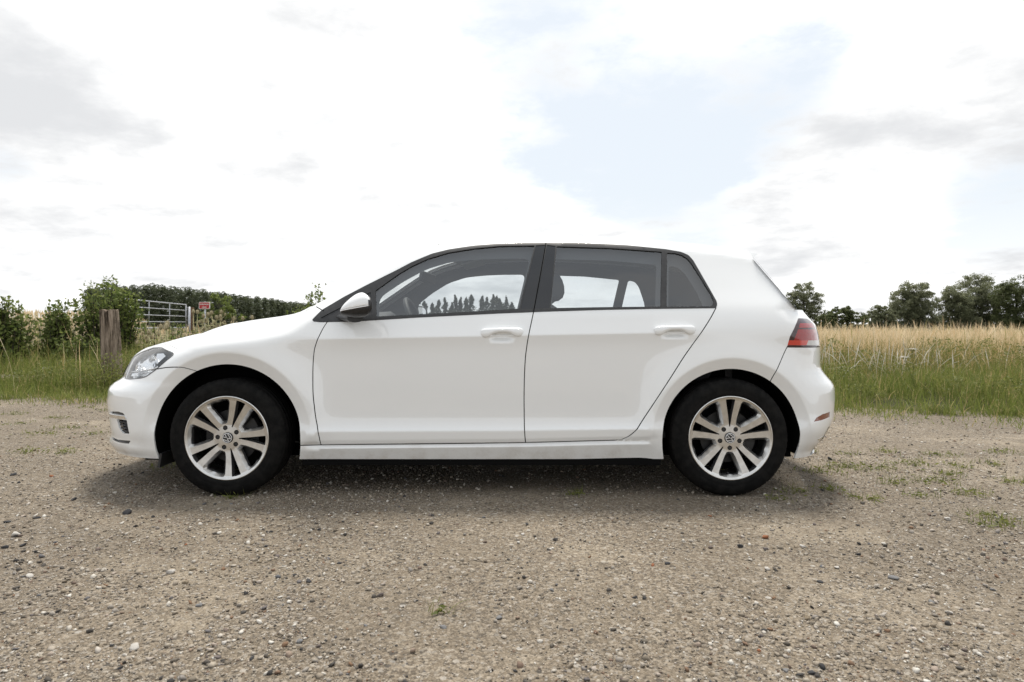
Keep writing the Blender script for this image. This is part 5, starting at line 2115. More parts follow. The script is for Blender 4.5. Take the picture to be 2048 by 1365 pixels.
def blades(x, y, h, w, lean, seed, curve=0.5, segs=3, head=False):
    """tapering, bending blades; arrays in, one mesh out"""
    r = np.random.default_rng(seed)
    n = len(x)
    z = terrain(x, y)
    az = r.random(n) * 2 * math.pi
    le = np.abs(r.normal(size=n)) * lean
    dx, dy = np.cos(az) * le, np.sin(az) * le
    fa = r.random(n) * math.pi
    wx, wy = np.cos(fa), np.sin(fa)
    t = np.linspace(0, 1, segs + 1)
    V = np.zeros((n, 2 * segs + 1, 3))
    for k in range(segs):
        ww = w * (1 - t[k] * 0.75) * 0.5
        if head:
            ww = w * (0.28 if k < segs - 1 else 1.0) * 0.5
        bx, by = x + dx * h * t[k] ** (1 + curve), y + dy * h * t[k] ** (1 + curve)
        bz = z + h * t[k] * np.sqrt(np.maximum(1 - (le * t[k]) ** 2 * 0.5, 0.2)) - 0.01
        V[:, 2 * k] = np.stack([bx - wx * ww, by - wy * ww, bz], -1)
        V[:, 2 * k + 1] = np.stack([bx + wx * ww, by + wy * ww, bz], -1)
    V[:, -1] = np.stack([x + dx * h, y + dy * h, z + h * np.sqrt(np.maximum(1 - le ** 2 * 0.5, 0.2))], -1)
    Fc = []
    for k in range(segs - 1):
        Fc += [(2 * k, 2 * k + 1, 2 * k + 3), (2 * k, 2 * k + 3, 2 * k + 2)]
    Fc.append((2 * segs - 2, 2 * segs - 1, 2 * segs))
    Fc = np.array(Fc)
    m = 2 * segs + 1
    return V.reshape(-1, 3), (Fc[None] + (np.arange(n) * m)[:, None, None]).reshape(-1, 3)


def grass_obj(name, label, mat, parts):
    VV, FF, b = [], [], 0
    for v, f in parts:
        VV.append(v)
        FF.append(f + b)
        b += len(v)
    o = add_obj(name, new_mesh(name, np.vstack(VV), np.vstack(FF), smooth=False), mat)
    tag(o, label, 'grass', kind='stuff')
    return o


def field(n, xr, yr, seed, ypow=1.0):
    r = np.random.default_rng(seed)
    y = yr[0] + (yr[1] - yr[0]) * r.random(n) ** ypow
    x = xr[0] + (xr[1] - xr[0]) * r.random(n)
    x = np.where(np.abs(x) > y * 0.95 + 2, np.nan, x)
    k = ~np.isnan(x)
    return x[k], y[k], r


def clumpy(x, y, r, seed, f=1.5, base=0.5, gain=1.0):
    return r.random(len(x)) < np.clip(base + gain * fbm(x * f, y * f, seed), 0.03, 1)


# short green verge
parts = []
x, y, r = field(180000, (-11.5, 11.5), (5.4, 12.0), 41, 1.3)
d = y - verge(x)
k = (d > -0.05) & (d < 4.6) & clumpy(x, y, r, 51, 2.2, 0.75, 0.9)
k &= ~((x < -6.4) & (np.abs(y - 10.1) < 0.42))
k &= (np.abs(x) > 1.2) | (r.random(len(x)) < 0.25)
x, y, d = x[k], y[k], d[k]
h = (0.05 + 0.22 * np.clip(d / 1.3, 0, 1)) * (0.6 + 0.8 * r.random(len(x))) * (1 + 0.5 * fbm(x * 2, y * 2, 12))
parts.append(blades(x, y, h, 0.006 + 0.004 * r.random(len(x)), 0.55, 61))
# fringe straggling on to the gravel
x, y, r = field(16000, (-11, 11), (4.0, 8.0), 42)
d = verge(x) - y
k = (d > -0.1) & (r.random(len(x)) < np.exp(-d / 0.28)) & clumpy(x, y, r, 53, 3.0, 0.35, 1.6)
x, y = x[k], y[k]
parts.append(blades(x, y, 0.03 + 0.07 * r.random(len(x)), 0.005 + 0.004 * r.random(len(x)), 0.8, 62))
# tufts bulging out over the edge
rt_ = np.random.default_rng(143)
for k in range(110):
    cx_ = rt_.uniform(-10.5, 10.5)
    cy_ = float(verge(np.array([cx_]))[0]) + rt_.uniform(-0.55, 0.5)
    n_ = int(rt_.integers(60, 200))
    rad_ = rt_.uniform(0.06, 0.22)
    xx_, yy_ = cx_ + rt_.normal(size=n_) * rad_ * 1.3, cy_ + rt_.normal(size=n_) * rad_
    hh_ = rt_.uniform(0.07, 0.20) * (0.5 + 0.7 * rt_.random(n_))
    parts.append(blades(xx_, yy_, hh_, 0.005 + 0.004 * rt_.random(n_), 0.85, 700 + k))
grass_obj('verge_grass', 'short green grass along the edge of the gravel', M['grass_green'], parts)

# rank grass behind it
parts = []
x, y, r = field(110000, (-14, 17), (7.0, 14.5), 43, 1.2)
d = y - verge(x)
k = (d > np.where(x > 0, 2.1, 1.1) + 0.7 * fbm(x * 1.2, y, 3)) & ((x > 1.0) | (x < -1.5)) & clumpy(x, y, r, 54, 0.9, 0.6, 0.7)
k &= ~((x < -5.6) & (np.abs(y - 10.1) < 0.55)) & ~((x < -4.6) & (y < 9.3) & (d < 1.9))
x, y, d = x[k], y[k], d[k]
h = (0.20 + 0.36 * np.clip((d - np.where(x > 0, 2.0, 1.0)) / 2.3, 0, 1)) * (0.55 + 0.75 * r.random(len(x)))
lf = (x < 0) & (r.random(len(x)) < 0.85)
w_ = 0.007 + 0.005 * r.random(len(x))
grass_obj('rank_grass', 'rank green and straw grass on the meadow side', M['grass_mid'], [blades(x[~lf], y[~lf], h[~lf], w_[~lf], 0.62, 63)])
grass_obj('lush_grass', 'lush green grass below the hedge shrubs', M['grass_green'], [blades(x[lf], y[lf], h[lf] * 0.8, w_[lf], 0.42, 163)])

# tall dry meadow
parts = []
x, y, r = field(95000, (0.5, 34), (9.4, 30), 44, 1.7)
k = ((y > 12.0 + 2.2 * fbm(x * 0.7, y * 0 + 2, 4))) & clumpy(x, y, r, 55, 0.5, 0.75, 0.5)
x, y = x[k], y[k]
h = (0.48 + 0.24 * r.random(len(x)) + 0.30 * r.random(len(x)) ** 9) * (0.80 + 0.20 * sstep(y, 10.0, 12.5)) * (1 + 0.10 * fbm(x * 0.8, y * 0.8, 14))
parts.append(blades(x, y, h, (0.0035 + 0.004 * r.random(len(x))) * (1 + y / 22), 0.42, 64, 1.0, 3, True))
x, y, r = field(1500, (3, 30), (10.5, 26), 145)
parts.append(blades(x, y, 0.74 + 0.28 * r.random(len(x)) ** 2, 0.010 + 0.0006 * y, 0.38, 165, 1.2, 5, True))
x, y, r = field(3600, (1.5, 16), (8.8, 12.5), 45)
k = clumpy(x, y, r, 56, 0.8, 0.3, 1.2)
x, y = x[k], y[k]
parts.append(blades(x, y, 0.40 + 0.35 * r.random(len(x)), 0.004 + 0.002 * r.random(len(x)), 0.8, 65, 1.0, 4, True))
x, y, r = field(9000, (-60, 0), (17, 70), 46, 1.6)
k = (-x / y > 0.56) | ((y < 34) & (-x / y > 0.2) & (r.random(len(x)) < 0.5))
x, y = x[k], y[k]
parts.append(blades(x, y, 0.5 + 0.4 * r.random(len(x)), 0.010 + 0.0012 * y, 0.3, 66, 1.0, 3, True))
grass_obj('dry_meadow_grass', 'tall blond dry grass filling the meadow', M['grass_dry'], parts)

# pale seedheads over the green weeds on the right
parts = []
x, y, r = field(3800, (3, 14), (8.3, 11.2), 47)
k = clumpy(x, y, r, 57, 0.55, 0.02, 1.2)
x, y = x[k], y[k]
parts.append(blades(x, y, 0.46 + 0.26 * r.random(len(x)), 0.007 + 0.006 * r.random(len(x)), 0.6, 67, 1.0, 4, True))
grass_obj('seedhead_grass', 'drooping pale seedheads among the meadow weeds', M['seedhead'], parts)


def leaf_cloud(C, size, seed, flat=0.5, aspect=0.55):
    """a folded leaf (two triangles) at each point"""
    r = np.random.default_rng(seed)
    n = len(C)
    a = r.normal(size=(n, 3))
    a[:, 2] *= flat
    a /= np.linalg.norm(a, axis=1, keepdims=True)
    b = np.cross(a, r.normal(size=(n, 3)))
    b /= np.linalg.norm(b, axis=1, keepdims=True)
    s = (size * (0.6 + 0.8 * r.random(n)))[:, None]
    V = np.stack([C - a * s * 0.5, C + b * s * aspect * 0.5, C + a * s * 0.5, C - b * s * aspect * 0.5], 1)
    i = np.arange(n)[:, None] * 4
    return V.reshape(-1, 3), np.vstack([np.hstack([i, i + 1, i + 2]), np.hstack([i, i + 2, i + 3])])


# low broad weeds on the gravel
pts = []
rw = np.random.default_rng(77)
for px, py, w in ((1600, 905, 40), (1690, 935, 60), (1760, 940, 70), (1830, 930, 50), (1860, 965, 60), (1925, 935, 30), (1790, 968, 40), (1730, 998, 40), (1940, 990, 45), (2030, 967, 40), (1975, 1035, 40), (2000, 1052, 60),
                  (1590, 985, 40), (1640, 945, 50), (1885, 912, 40), (1150, 990, 30), (25, 830, 40), (110, 838, 30), (60, 905, 50), (130, 905, 40), (75, 870, 60), (170, 815, 30), (135, 858, 45), (215, 822, 30), (330, 935, 30), (460, 998, 14), (877, 1228, 14), (1660, 980, 30), (2000, 905, 40), (1770, 905, 30),
                  (1700, 910, 24), (1550, 1000, 22), (1900, 950, 26), (15, 800, 30), (95, 795, 30), (185, 870, 34), (40, 850, 30), (1985, 930, 30), (1840, 995, 24)):
    Y = HC * FPX / (py - YH)
    X = (px - CX) * Y / FPX
    n = int(w * 0.85)
    rad = w * Y / FPX * 0.5
    q = rw.normal(size=(n, 3)) * np.array([rad * 0.85, rad * 0.6, 0.010])
    q[:, 2] = np.abs(q[:, 2]) + 0.004
    pts.append(q + np.array([X, Y, float(terrain(X, Y))]))
pts = np.vstack(pts)
v, f = leaf_cloud(pts, 0.026, 88, 0.45, 0.32)
k = rw.integers(0, len(pts), 1500)
bl = blades(pts[k, 0] + rw.normal(size=1500) * 0.03, pts[k, 1] + rw.normal(size=1500) * 0.03, 0.02 + 0.05 * rw.random(1500), 0.003 + 0.002 * rw.random(1500), 0.8, 90)
v, f = np.vstack([v, bl[0]]), np.vstack([f, bl[1] + len(v)])
tag(add_obj('gravel_weeds', new_mesh('gravel_weeds', v, f, smooth=False), M['weed']), 'low green weeds sprouting through the gravel', 'weeds', kind='stuff')

# leafy green weeds in mounds through the rough grass
pts = []
for px, Y, w, h, n in ((1668, 9.6, 90, 0.60, 900), (1730, 9.2, 100, 0.46, 800), (1880, 9.8, 120, 0.62, 1100), (1960, 9.6, 130, 0.60, 1100), (2040, 9.4, 100, 0.56, 800), (1800, 8.6, 120, 0.30, 500), (1690, 8.3, 120, 0.30, 600),
                       (1900, 7.6, 140, 0.24, 600), (2010, 7.3, 130, 0.26, 600), (1720, 7.5, 100, 0.16, 400), (140, 9.1, 160, 0.36, 900), (60, 9.0, 140, 0.25, 600), (190, 8.6, 120, 0.40, 800), (250, 8.5, 120, 0.52, 900), (300, 9.5, 120, 0.6, 800)):
    X = (px - CX) * Y / FPX
    W_ = w * Y / FPX * 0.5
    q = rw.normal(size=(n, 3)) * np.array([W_ * 0.55, W_ * 0.45, 0])
    q[:, 2] = h * rw.random(n) * np.exp(-(q[:, 0] / W_) ** 2) + 0.03
    pts.append(q + np.array([X, Y, float(terrain(X, Y))]))
v, f = leaf_cloud(np.vstack(pts), 0.040, 89, 0.9, 0.35)
tag(add_obj('meadow_weeds', new_mesh('meadow_weeds', v, f, smooth=False), M['weed']), 'mounds of leafy green weeds in the rough grass', 'weeds', kind='stuff')
# ------------------------------------------------------------------ trees and shrubs
M['bark'], nt, b = principled('bark', (0.06, 0.05, 0.04), 0.95, spec=0.1)
vary(M['bark'], nt, b, 6, (0.035, 0.03, 0.024), (0.09, 0.078, 0.062), bump=0.5, bscale=25)
M['leaf_tree'] = leaf_mat('grey_green_leaves', (0.13, 0.145, 0.080), (0.29, 0.30, 0.185), transl=0.5)
M['leaf_tree2'] = leaf_mat('deep_green_leaves', (0.080, 0.102, 0.042), (0.19, 0.21, 0.095), transl=0.48)
M['leaf_wood'] = leaf_mat('plantation_leaves', (0.060, 0.074, 0.040), (0.125, 0.142, 0.080), transl=0.3)
M['leaf_bright'] = leaf_mat('fresh_leaves', (0.10, 0.14, 0.030), (0.22, 0.26, 0.07), transl=0.4)
M['leaf_shrub'] = leaf_mat('shrub_leaves', (0.085, 0.125, 0.032), (0.24, 0.275, 0.085), transl=0.5)
M['leaf_conifer'] = leaf_mat('conifer_needles', (0.030, 0.045, 0.022), (0.075, 0.092, 0.046), transl=0.15)


def tree(name, label, base, height, lobes, n_leaf, leaf, mat, seed, group=None, trunk_r=None, clump=0.42, cat='tree', per=60):
    """trunk with limbs reaching into the lobes; lobes = [(dx, dz, rx, rz)] in fractions of the height"""
    r = np.random.default_rng(seed)
    root = empty(name, base)
    tag(root, label, cat, group)
    H = height
    tr = trunk_r or H * 0.022
    mb = MB()
    top = max(l[1] for l in lobes) * H
    mb.tube([(0, 0, -0.1), (r.normal() * 0.01 * H, r.normal() * 0.01 * H, 0.25 * top), (r.normal() * 0.02 * H, r.normal() * 0.02 * H, 0.6 * top), (0, 0, top)], [tr * 1.25, tr, tr * 0.7, tr * 0.25], 8)
    cl = []
    vol = np.array([l[2] ** 2 * l[3] for l in lobes]) ** 0.75
    vol = vol / vol.sum()
    ncl = max(4, n_leaf // per)
    for li, (dx, dz, rx, rz) in enumerate(lobes):
        c = np.array([dx * H, r.normal() * 0.06 * H, dz * H])
        zs = max(0.12, dz - 0.32) * H
        mb.tube([(0, 0, zs), tuple(c * 0.55 + np.array([0, 0, zs * 0.45]) + r.normal(size=3) * 0.012 * H), tuple(c)], [tr * 0.55, tr * 0.38, tr * 0.12], 6)
        m = max(3, int(ncl * vol[li]))
        d = r.normal(size=(m, 3))
        d /= np.linalg.norm(d, axis=1, keepdims=True)
        rad = (0.45 + 0.55 * r.random(m) ** 0.5)[:, None]
        q = c + d * rad * np.array([rx, rx * 0.9, rz]) * H
        cl.append(q)
        for k in range(min(m, 8)):
            mb.tube([tuple(c), tuple((c + q[k]) / 2 + r.normal(size=3) * 0.01 * H), tuple(q[k])], [tr * 0.14, tr * 0.09, tr * 0.03], 5, cap=False)
    cl = np.vstack(cl)
    cl = cl[cl[:, 2] > 0.03 * H]
    mb.build('trunk', M['bark'], root, smooth=True)
    cs = clump * H * 0.19 * (0.5 + 0.9 * r.random(len(cl)))
    pts = []
    for c, s in zip(cl, cs):
        q = r.normal(size=(per, 3))
        q /= np.maximum(np.linalg.norm(q, axis=1, keepdims=True), 1e-6)
        q *= (r.random((per, 1)) ** 0.55) * s
        q[:, 2] *= 0.72
        pts.append(c + q)
    pts = np.vstack(pts)
    pts = pts[pts[:, 2] > 0.02 * H]
    v, f = leaf_cloud(pts, leaf, seed + 1, 0.7, 0.62)
    add_obj('crown', new_mesh('crown', v, f, smooth=False), mat, root)
    return root


def stand(px, Y, dy=0.0):
    x = (px - CX) * Y / FPX
    return (x, Y, float(terrain(x, Y)) + dy)


def htop(py, Y, base):
    return HC + (YH - py) * Y / FPX - base[2]


# right-hand trees across the meadow
def rt(px, py, Y, lobes, n, leaf, mat, seed, label, name='broadleaf_tree'):
    if px > 1700:
        lobes = lobes + [(-0.22, 0.14, 0.22, 0.14), (0.24, 0.15, 0.22, 0.14), (0.0, 0.5, 0.24, 0.3), (0.02, 0.13, 0.2, 0.12)]
    b = stand(px, Y)
    H = htop(py, Y, b)
    return tree(name, label, b, H, lobes, int(n * 2.7), leaf * 1.05, mat, seed, 'trees across the meadow')


rt(1606, 566, 74, [(0.0, 0.80, 0.26, 0.20), (-0.16, 0.62, 0.22, 0.2), (0.30, 0.68, 0.17, 0.12), (0.12, 0.42, 0.26, 0.2), (0.28, 0.24, 0.24, 0.2), (-0.1, 0.2, 0.25, 0.18)], 5200, 0.16, M['leaf_tree'], 11, 'slim airy tree rising behind the tail of the white car')
rt(1683, 611, 60, [(0.0, 0.60, 0.50, 0.34), (-0.55, 0.38, 0.42, 0.32), (0.55, 0.42, 0.40, 0.34), (0.2, 0.8, 0.25, 0.18)], 6500, 0.12, M['leaf_tree2'], 12, 'low round dark bush-like tree on the meadow edge')
rt(1763, 604, 76, [(0.0, 0.62, 0.42, 0.30), (-0.30, 0.40, 0.36, 0.28), (0.30, 0.45, 0.34, 0.32), (0.0, 0.25, 0.5, 0.2)], 5200, 0.16, M['leaf_tree'], 13, 'shorter grey-green tree joined to the left of a taller one')
rt(1828, 561, 78, [(0.0, 0.78, 0.30, 0.20), (-0.26, 0.60, 0.26, 0.24), (0.26, 0.58, 0.24, 0.24), (0.0, 0.45, 0.36, 0.26), (-0.32, 0.28, 0.28, 0.2), (0.22, 0.24, 0.30, 0.2)], 10500, 0.17, M['leaf_tree'], 14, 'full grey-green tree standing left of the tall clump')
rt(1912, 566, 82, [(0.0, 0.74, 0.24, 0.24), (-0.22, 0.50, 0.22, 0.26), (0.18, 0.48, 0.24, 0.28), (0.0, 0.22, 0.32, 0.2)], 8500, 0.17, M['leaf_tree'], 15, 'leftmost tree of the tall clump, crown stepping down')
rt(1962, 546, 84, [(0.0, 0.80, 0.28, 0.19), (-0.20, 0.58, 0.22, 0.24), (0.22, 0.60, 0.22, 0.24), (0.0, 0.36, 0.34, 0.26)], 9500, 0.17, M['leaf_tree'], 16, 'highest tree in the middle of the tall clump')
rt(2032, 549, 80, [(0.0, 0.78, 0.30, 0.20), (-0.24, 0.56, 0.22, 0.26), (0.24, 0.56, 0.24, 0.26), (0.0, 0.30, 0.30, 0.24)], 9500, 0.17, M['leaf_tree2'], 17, 'dark tree with a leaning forked trunk ending the clump')
rt(2110, 560, 80, [(0.0, 0.76, 0.30, 0.22), (-0.22, 0.5, 0.24, 0.26), (0.22, 0.5, 0.24, 0.26)], 5000, 0.18, M['leaf_tree'], 18, 'broad tree past the right-hand end of the clump')


# shrubs along the left: upright leafy shoots
def shrub(label, px, Y, w_px, py_top, n_shoot, seed, mat=None, leaf=0.055, dens_=46, name='hedge_shrub', group='hedge shrubs on the left'):
    r = np.random.default_rng(seed)
    b = stand(px, Y)
    H = htop(py_top, Y, b)
    W_ = w_px * Y / FPX
    root = empty(name, b)
    tag(root, label, 'shrub', group)
    st = MB()
    pts, sz = [], []
    for k in range(n_shoot):
        u = r.normal() * 0.30
        u = max(-0.55, min(0.55, u))
        hx, hy = u * W_, r.normal() * W_ * 0.22
        hh = H * (0.50 + 0.50 * r.random() ** 0.7) * (1 - 0.55 * abs(u) ** 1.5)
        p0 = np.array([hx * 0.55, hy * 0.6, 0.0])
        p1 = np.array([hx + r.normal() * 0.03 * H, hy + r.normal() * 0.03 * H, hh])
        m_ = (p0 + p1) / 2 + r.normal(size=3) * 0.02 * H
        st.tube([tuple(p0), tuple(m_), tuple(p1)], [0.010, 0.007, 0.002], 5, cap=False)
        t = r.random(dens_) ** 0.8
        q = np.where(t[:, None] < 0.5, p0 + (m_ - p0) * (t[:, None] * 2), m_ + (p1 - m_) * (t[:, None] * 2 - 1))
        spread = 0.075 * H * (1.25 - t)[:, None]
        pts.append(q + r.normal(size=q.shape) * spread)
    st.build('stem', M['bark'], root, smooth=True)
    pts = np.vstack(pts)
    pts = pts[pts[:, 2] > 0.02]
    v, f = leaf_cloud(pts, leaf, seed + 3, 0.8, 0.6)
    add_obj('foliage', new_mesh('foliage', v, f, smooth=False), mat or M['leaf_shrub'], root)
    return root


shrub('dark leafy shrub at the outer end of the hedge', 8, 11.6, 72, 592, 80, 31, None, 0.075)
shrub('lighter shrub with narrow upright shoots in mid hedge', 112, 12.2, 52, 588, 60, 32, M['leaf_shrub'], 0.07)
shrub('tallest bright shrub behind the weathered post', 222, 12.8, 108, 554, 120, 33, M['leaf_shrub'], 0.075, 52)
shrub('low shrub filling the foot of the hedge', 66, 12.0, 130, 690, 60, 34, M['leaf_shrub'], 0.06, 40)
shrub('low dark shrub at the foot of the weathered post', 172, 11.9, 100, 668, 60, 35, M['leaf_shrub'], 0.06, 40)
shrub('thin sprigs rising behind the windscreen base', 636, 15.0, 60, 566, 26, 36, M['leaf_shrub'], 0.085, 30)
shrub('leafy bush just showing over the rear of the bonnet', 606, 16.5, 60, 604, 34, 37, M['leaf_bright'], 0.06, 36)
shrub('weedy bush below the gate', 330, 13.5, 200, 640, 60, 38, M['leaf_shrub'], 0.05, 34)

# small fresh-green tree by the red sign
b = stand(442, 33)
tree('young_tree', 'young bright green tree beside the red sign', b, htop(585, 33, b), [(0.0, 0.74, 0.30, 0.22), (-0.26, 0.56, 0.24, 0.18), (0.26, 0.56, 0.24, 0.18)], 1900, 0.12, M['leaf_bright'], 41)

# conifers beyond, seen through the cabin, and a couple behind the rear window
rc = np.random.default_rng(51)
for k, (px, pt) in enumerate([(838, 600), (850, 604), (864, 608), (877, 601), (889, 597), (903, 607), (911, 592), (922, 596), (931, 598), (941, 591), (964, 593), (972, 596), (985, 591), (994, 594), (1000, 599), (1011, 596), (1022, 606), (826, 606), (1043, 604)]):
    Y = 118 + 9 * rc.random()
    b = stand(px, Y)
    H = htop(pt, Y, b)
    r = np.random.default_rng(300 + k)
    root = empty('conifer_tree', b)
    tag(root, 'dark far conifer about %.2f m tall seen through the front door window' % H, 'tree', 'far conifers')
    MB().tube([(0, 0, -0.2), (0, 0, H)], [0.12, 0.02], 6).build('trunk', M['bark'], root)
    n = 1500
    t = r.random(n) ** 0.75
    wid = r.uniform(0.20, 0.34)
    ph = r.random() * 6
    a = r.random(n) * 2 * math.pi
    lump = 0.62 + 0.38 * np.sin(t * r.uniform(14, 22) + ph + 1.3 * np.sin(a + ph))
    rad = H * wid * (1 - t ** r.uniform(1.0, 1.9)) ** 0.8 * lump + 0.08
    rr = rad * r.random(n) ** 0.45
    pts = np.stack([np.cos(a) * rr + 0.03 * H * np.sin(5 * t + ph), np.sin(a) * rr, H * (0.03 + 0.97 * t) + r.normal(size=n) * 0.12], -1)
    v, f = leaf_cloud(pts, 0.30, 400 + k, 0.5, 0.6)
    add_obj('crown', new_mesh('crown', v, f, smooth=False), M['leaf_conifer'], root)

# plantation on the hill: reads as one mass
rf = np.random.default_rng(61)
VV, FF, bb = [], [], 0
edge = [(205, 240, 572), (240, 245, 569), (300, 250, 568), (345, 255, 570), (420, 275, 580), (500, 305, 591), (560, 335, 599), (615, 370, 606), (680, 420, 616), (760, 480, 624)]
ex, eY, et = (np.array([e[i] for e in edge], float) for i in range(3))
for row in range(7):
    px = 180.0
    while px < 780:
        Y = np.interp(px, ex, eY) + row * 9 + rf.normal() * 1.5
        X = (px - CX) * Y / FPX
        ztop = HC + (YH - np.interp(px, ex, et)) * np.interp(px, ex, eY) / FPX + rf.normal() * 0.28 + 0.5 * math.sin(px * 0.13) * math.sin(px * 0.047) - (0.3 if row == 0 else 0) - (0.6 * max(row - 1, 0) * 0)
        zb = float(terrain(X, Y))
        H = ztop - zb
        n = 760 if row < 2 else 260
        t = rf.random(n) ** 1.05
        wd = rf.uniform(2.8, 4.2) * np.sqrt(np.clip(1 - t ** 5.5, 0, 1)) * (0.85 + 0.15 * np.sin(t * 11 + px)) 
        a = rf.random(n) * 2 * math.pi
        rr = wd * rf.random(n) ** 0.35
        pts = np.stack([X + np.cos(a) * rr, Y + np.sin(a) * rr, zb + H * (0.04 + 0.96 * t)], -1)
        v, f = leaf_cloud(pts, 0.52, int(px * 7 + row), 0.6, 0.7)
        if row < 3:
            m_ = 90
            tt = rf.random(m_)
            ins = np.stack([X + rf.normal(size=m_) * 0.8, Y + 0.5 + rf.normal(size=m_) * 0.8, zb + H * 0.93 * tt], -1)
            v2_, f2_ = leaf_cloud(ins, 1.7, int(px * 5 + row), 0.6, 0.8)
            v, f = np.vstack([v, v2_]), np.vstack([f, f2_ + len(v)])
        VV.append(v)
        FF.append(f + bb)
        bb += len(v)
        px += (3.3 + rf.random() * 1.6) * FPX / Y * 0.85
o = add_obj('plantation_wood', new_mesh('plantation_wood', np.vstack(VV), np.vstack(FF), smooth=False), M['leaf_wood'])
tag(o, 'dense dark green plantation covering the far hillside', 'wood', kind='stuff')

# ------------------------------------------------------------------ weathered post
M['old_wood'], nt, b = principled('weathered_wood', (0.2, 0.17, 0.14), 0.95, spec=0.1)
tc = N(nt, 'ShaderNodeTexCoord')
mp = N(nt, 'ShaderNodeMapping')
mp.inputs['Scale'].default_value = (26, 26, 2.2)
nt.links.new(tc.outputs['Object'], mp.inputs[0])
nz = noise(nt, mp.outputs[0], 1.0, 8, 0.65, 0.6)
r_ = N(nt, 'ShaderNodeValToRGB')
for e, (p, c) in zip(r_.color_ramp.elements, ((0.36, (0.035, 0.027, 0.02, 1)), (0.66, (0.40, 0.33, 0.265, 1)))):
    e.position, e.color = p, c
e = r_.color_ramp.elements.new(0.5)
e.color = (0.22, 0.175, 0.135, 1)
nt.links.new(nz, r_.inputs[0])
nt.links.new(r_.outputs[0], b.inputs['Base Color'])
bn = N(nt, 'ShaderNodeBump')
bn.inputs['Strength'].default_value = 1.0
bn.inputs['Distance'].default_value = 0.02
nt.links.new(nz, bn.inputs['Height'])
nt.links.new(bn.outputs[0], b.inputs['Normal'])
YP = 8.9
pb = stand(222, YP)
Hp = htop(621, YP, pb)
rp = np.random.default_rng(71)
mb = MB()
rows = []
na = 48
crack = {7: 0.02, 21: 0.025, 33: 0.012, 37: 0.040, 41: 0.010, 30: 0.014}
for z in np.linspace(-0.1, 1, 34):
    row = []
    for k in range(na):
        a = 2 * math.pi * k / na
        rr = 0.113 * (abs(math.cos(a)) ** 5 + abs(math.sin(a)) ** 5) ** (-1 / 5)
        rr *= 1 + 0.05 * math.sin(3 * z + 2 * a)
        kk = k
        for c, dp in crack.items():
            dd = abs(((k - c - 1.2 * math.sin(z * 3 + c)) + na / 2) % na - na / 2)
            rr -= dp * max(0, 1 - dd / 1.6)
        rr += rp.normal() * 0.0018
        zz = z * Hp
        if z > 0.985:
            zz += 0.010 * math.sin(5 * a) + rp.normal() * 0.006
        row.append((rr * math.cos(a) * (1 - 0.06 * z) - 0.05 * z + 0.025, rr * math.sin(a) * 0.8, zz))
    rows.append(row)
mb.grid(rows, closed_v=True, flip=False)
c = np.mean(rows[-1], axis=0)
mb.grid([rows[-1], [tuple(np.array(p) * 0.5 + c * 0.5 + np.array([0, 0, 0.006 * rp.normal()])) for p in rows[-1]], [tuple(c)] * na], closed_v=True)
po = mb.build('fence_post', M['old_wood'], None, smooth=False, loc=pb)
tag(po, 'thick weathered timber post with deep cracks standing in the verge', 'post')

# ------------------------------------------------------------------ field gate
M['galv'], nt, b = principled('galvanised_steel', (0.42, 0.43, 0.45), 0.45, 0.75)
vary(M['galv'], nt, b, 14, (0.36, 0.37, 0.39), (0.50, 0.51, 0.53))
M['rusty'], nt, b = principled('brown_post', (0.14, 0.08, 0.045), 0.9)
vary(M['rusty'], nt, b, 12, (0.10, 0.055, 0.03), (0.20, 0.12, 0.07))
YR = 25.0
gR = at(372, 610, YR)
YL = YR * 38 / 50.5
gL = at(238, 597.5, YL)
g0 = empty('field_gate', (gR.x, gR.y, float(terrain(gR.x, gR.y))))
tag(g0, 'galvanised five-bar field gate standing behind the tall shrub', 'gate')
rel = lambda p: Vector(p) - g0.location
bars = [0.0, 0.218, 0.445, 0.66, 0.87]
hgt = 0.87
for k, dz in enumerate(bars):
    MB().tube([rel(gR - Vector((0, 0, dz))), rel(gL - Vector((0, 0, dz)))], 0.020 if k in (0, 4) else 0.015, 8).build('rail', M['galv'], g0, smooth=True)
for t in (0.0, 0.30, 0.62, 0.98):
    p = gR + (gL - gR) * t
    MB().tube([rel(p + Vector((0, 0, 0.02))), rel(p - Vector((0, 0, hgt + 0.02)))], 0.022 if t in (0.0, 0.98) else 0.013, 8).build('upright', M['galv'], g0, smooth=True)
p = at(378.5, 614, YR)
zb = float(terrain(p.x, p.y))
tag(MB().tube([(0, 0, 0), (0, 0, p.z - zb)], 0.045, 10).build('gate_post', M['galv'], None, smooth=True, loc=(p.x, p.y, zb)), 'grey steel post that carries the latch end of the gate', 'post')
p = at(384.5, 615, YR + 0.6)
zb = float(terrain(p.x, p.y))
tag(MB().box((0, 0, (p.z - zb) / 2), (0.10, 0.10, p.z - zb)).build('timber_post', M['rusty'], None, loc=(p.x, p.y, zb)), 'short brown timber post beside the steel gate post', 'post')

# ------------------------------------------------------------------ red sign
M['sign_red'] = principled('sign_red', (0.42, 0.018, 0.022), 0.45)[0]
M['sign_white'] = principled('sign_white', (0.78, 0.76, 0.72), 0.5)[0]
YS = 21.0
p0, p1 = at(397.5, 604.5, YS), at(420.5, 618.5, YS)
sw_, sh_ = p1.x - p0.x, p0.z - p1.z
cx, cz = (p0.x + p1.x) / 2, (p0.z + p1.z) / 2
zb = float(terrain(cx, YS))
sg = empty('warning_sign', (cx, YS, zb), math.radians(-6))
tag(sg, 'small red notice board with white rim and lettering on a grey post', 'sign')
hz = cz - zb


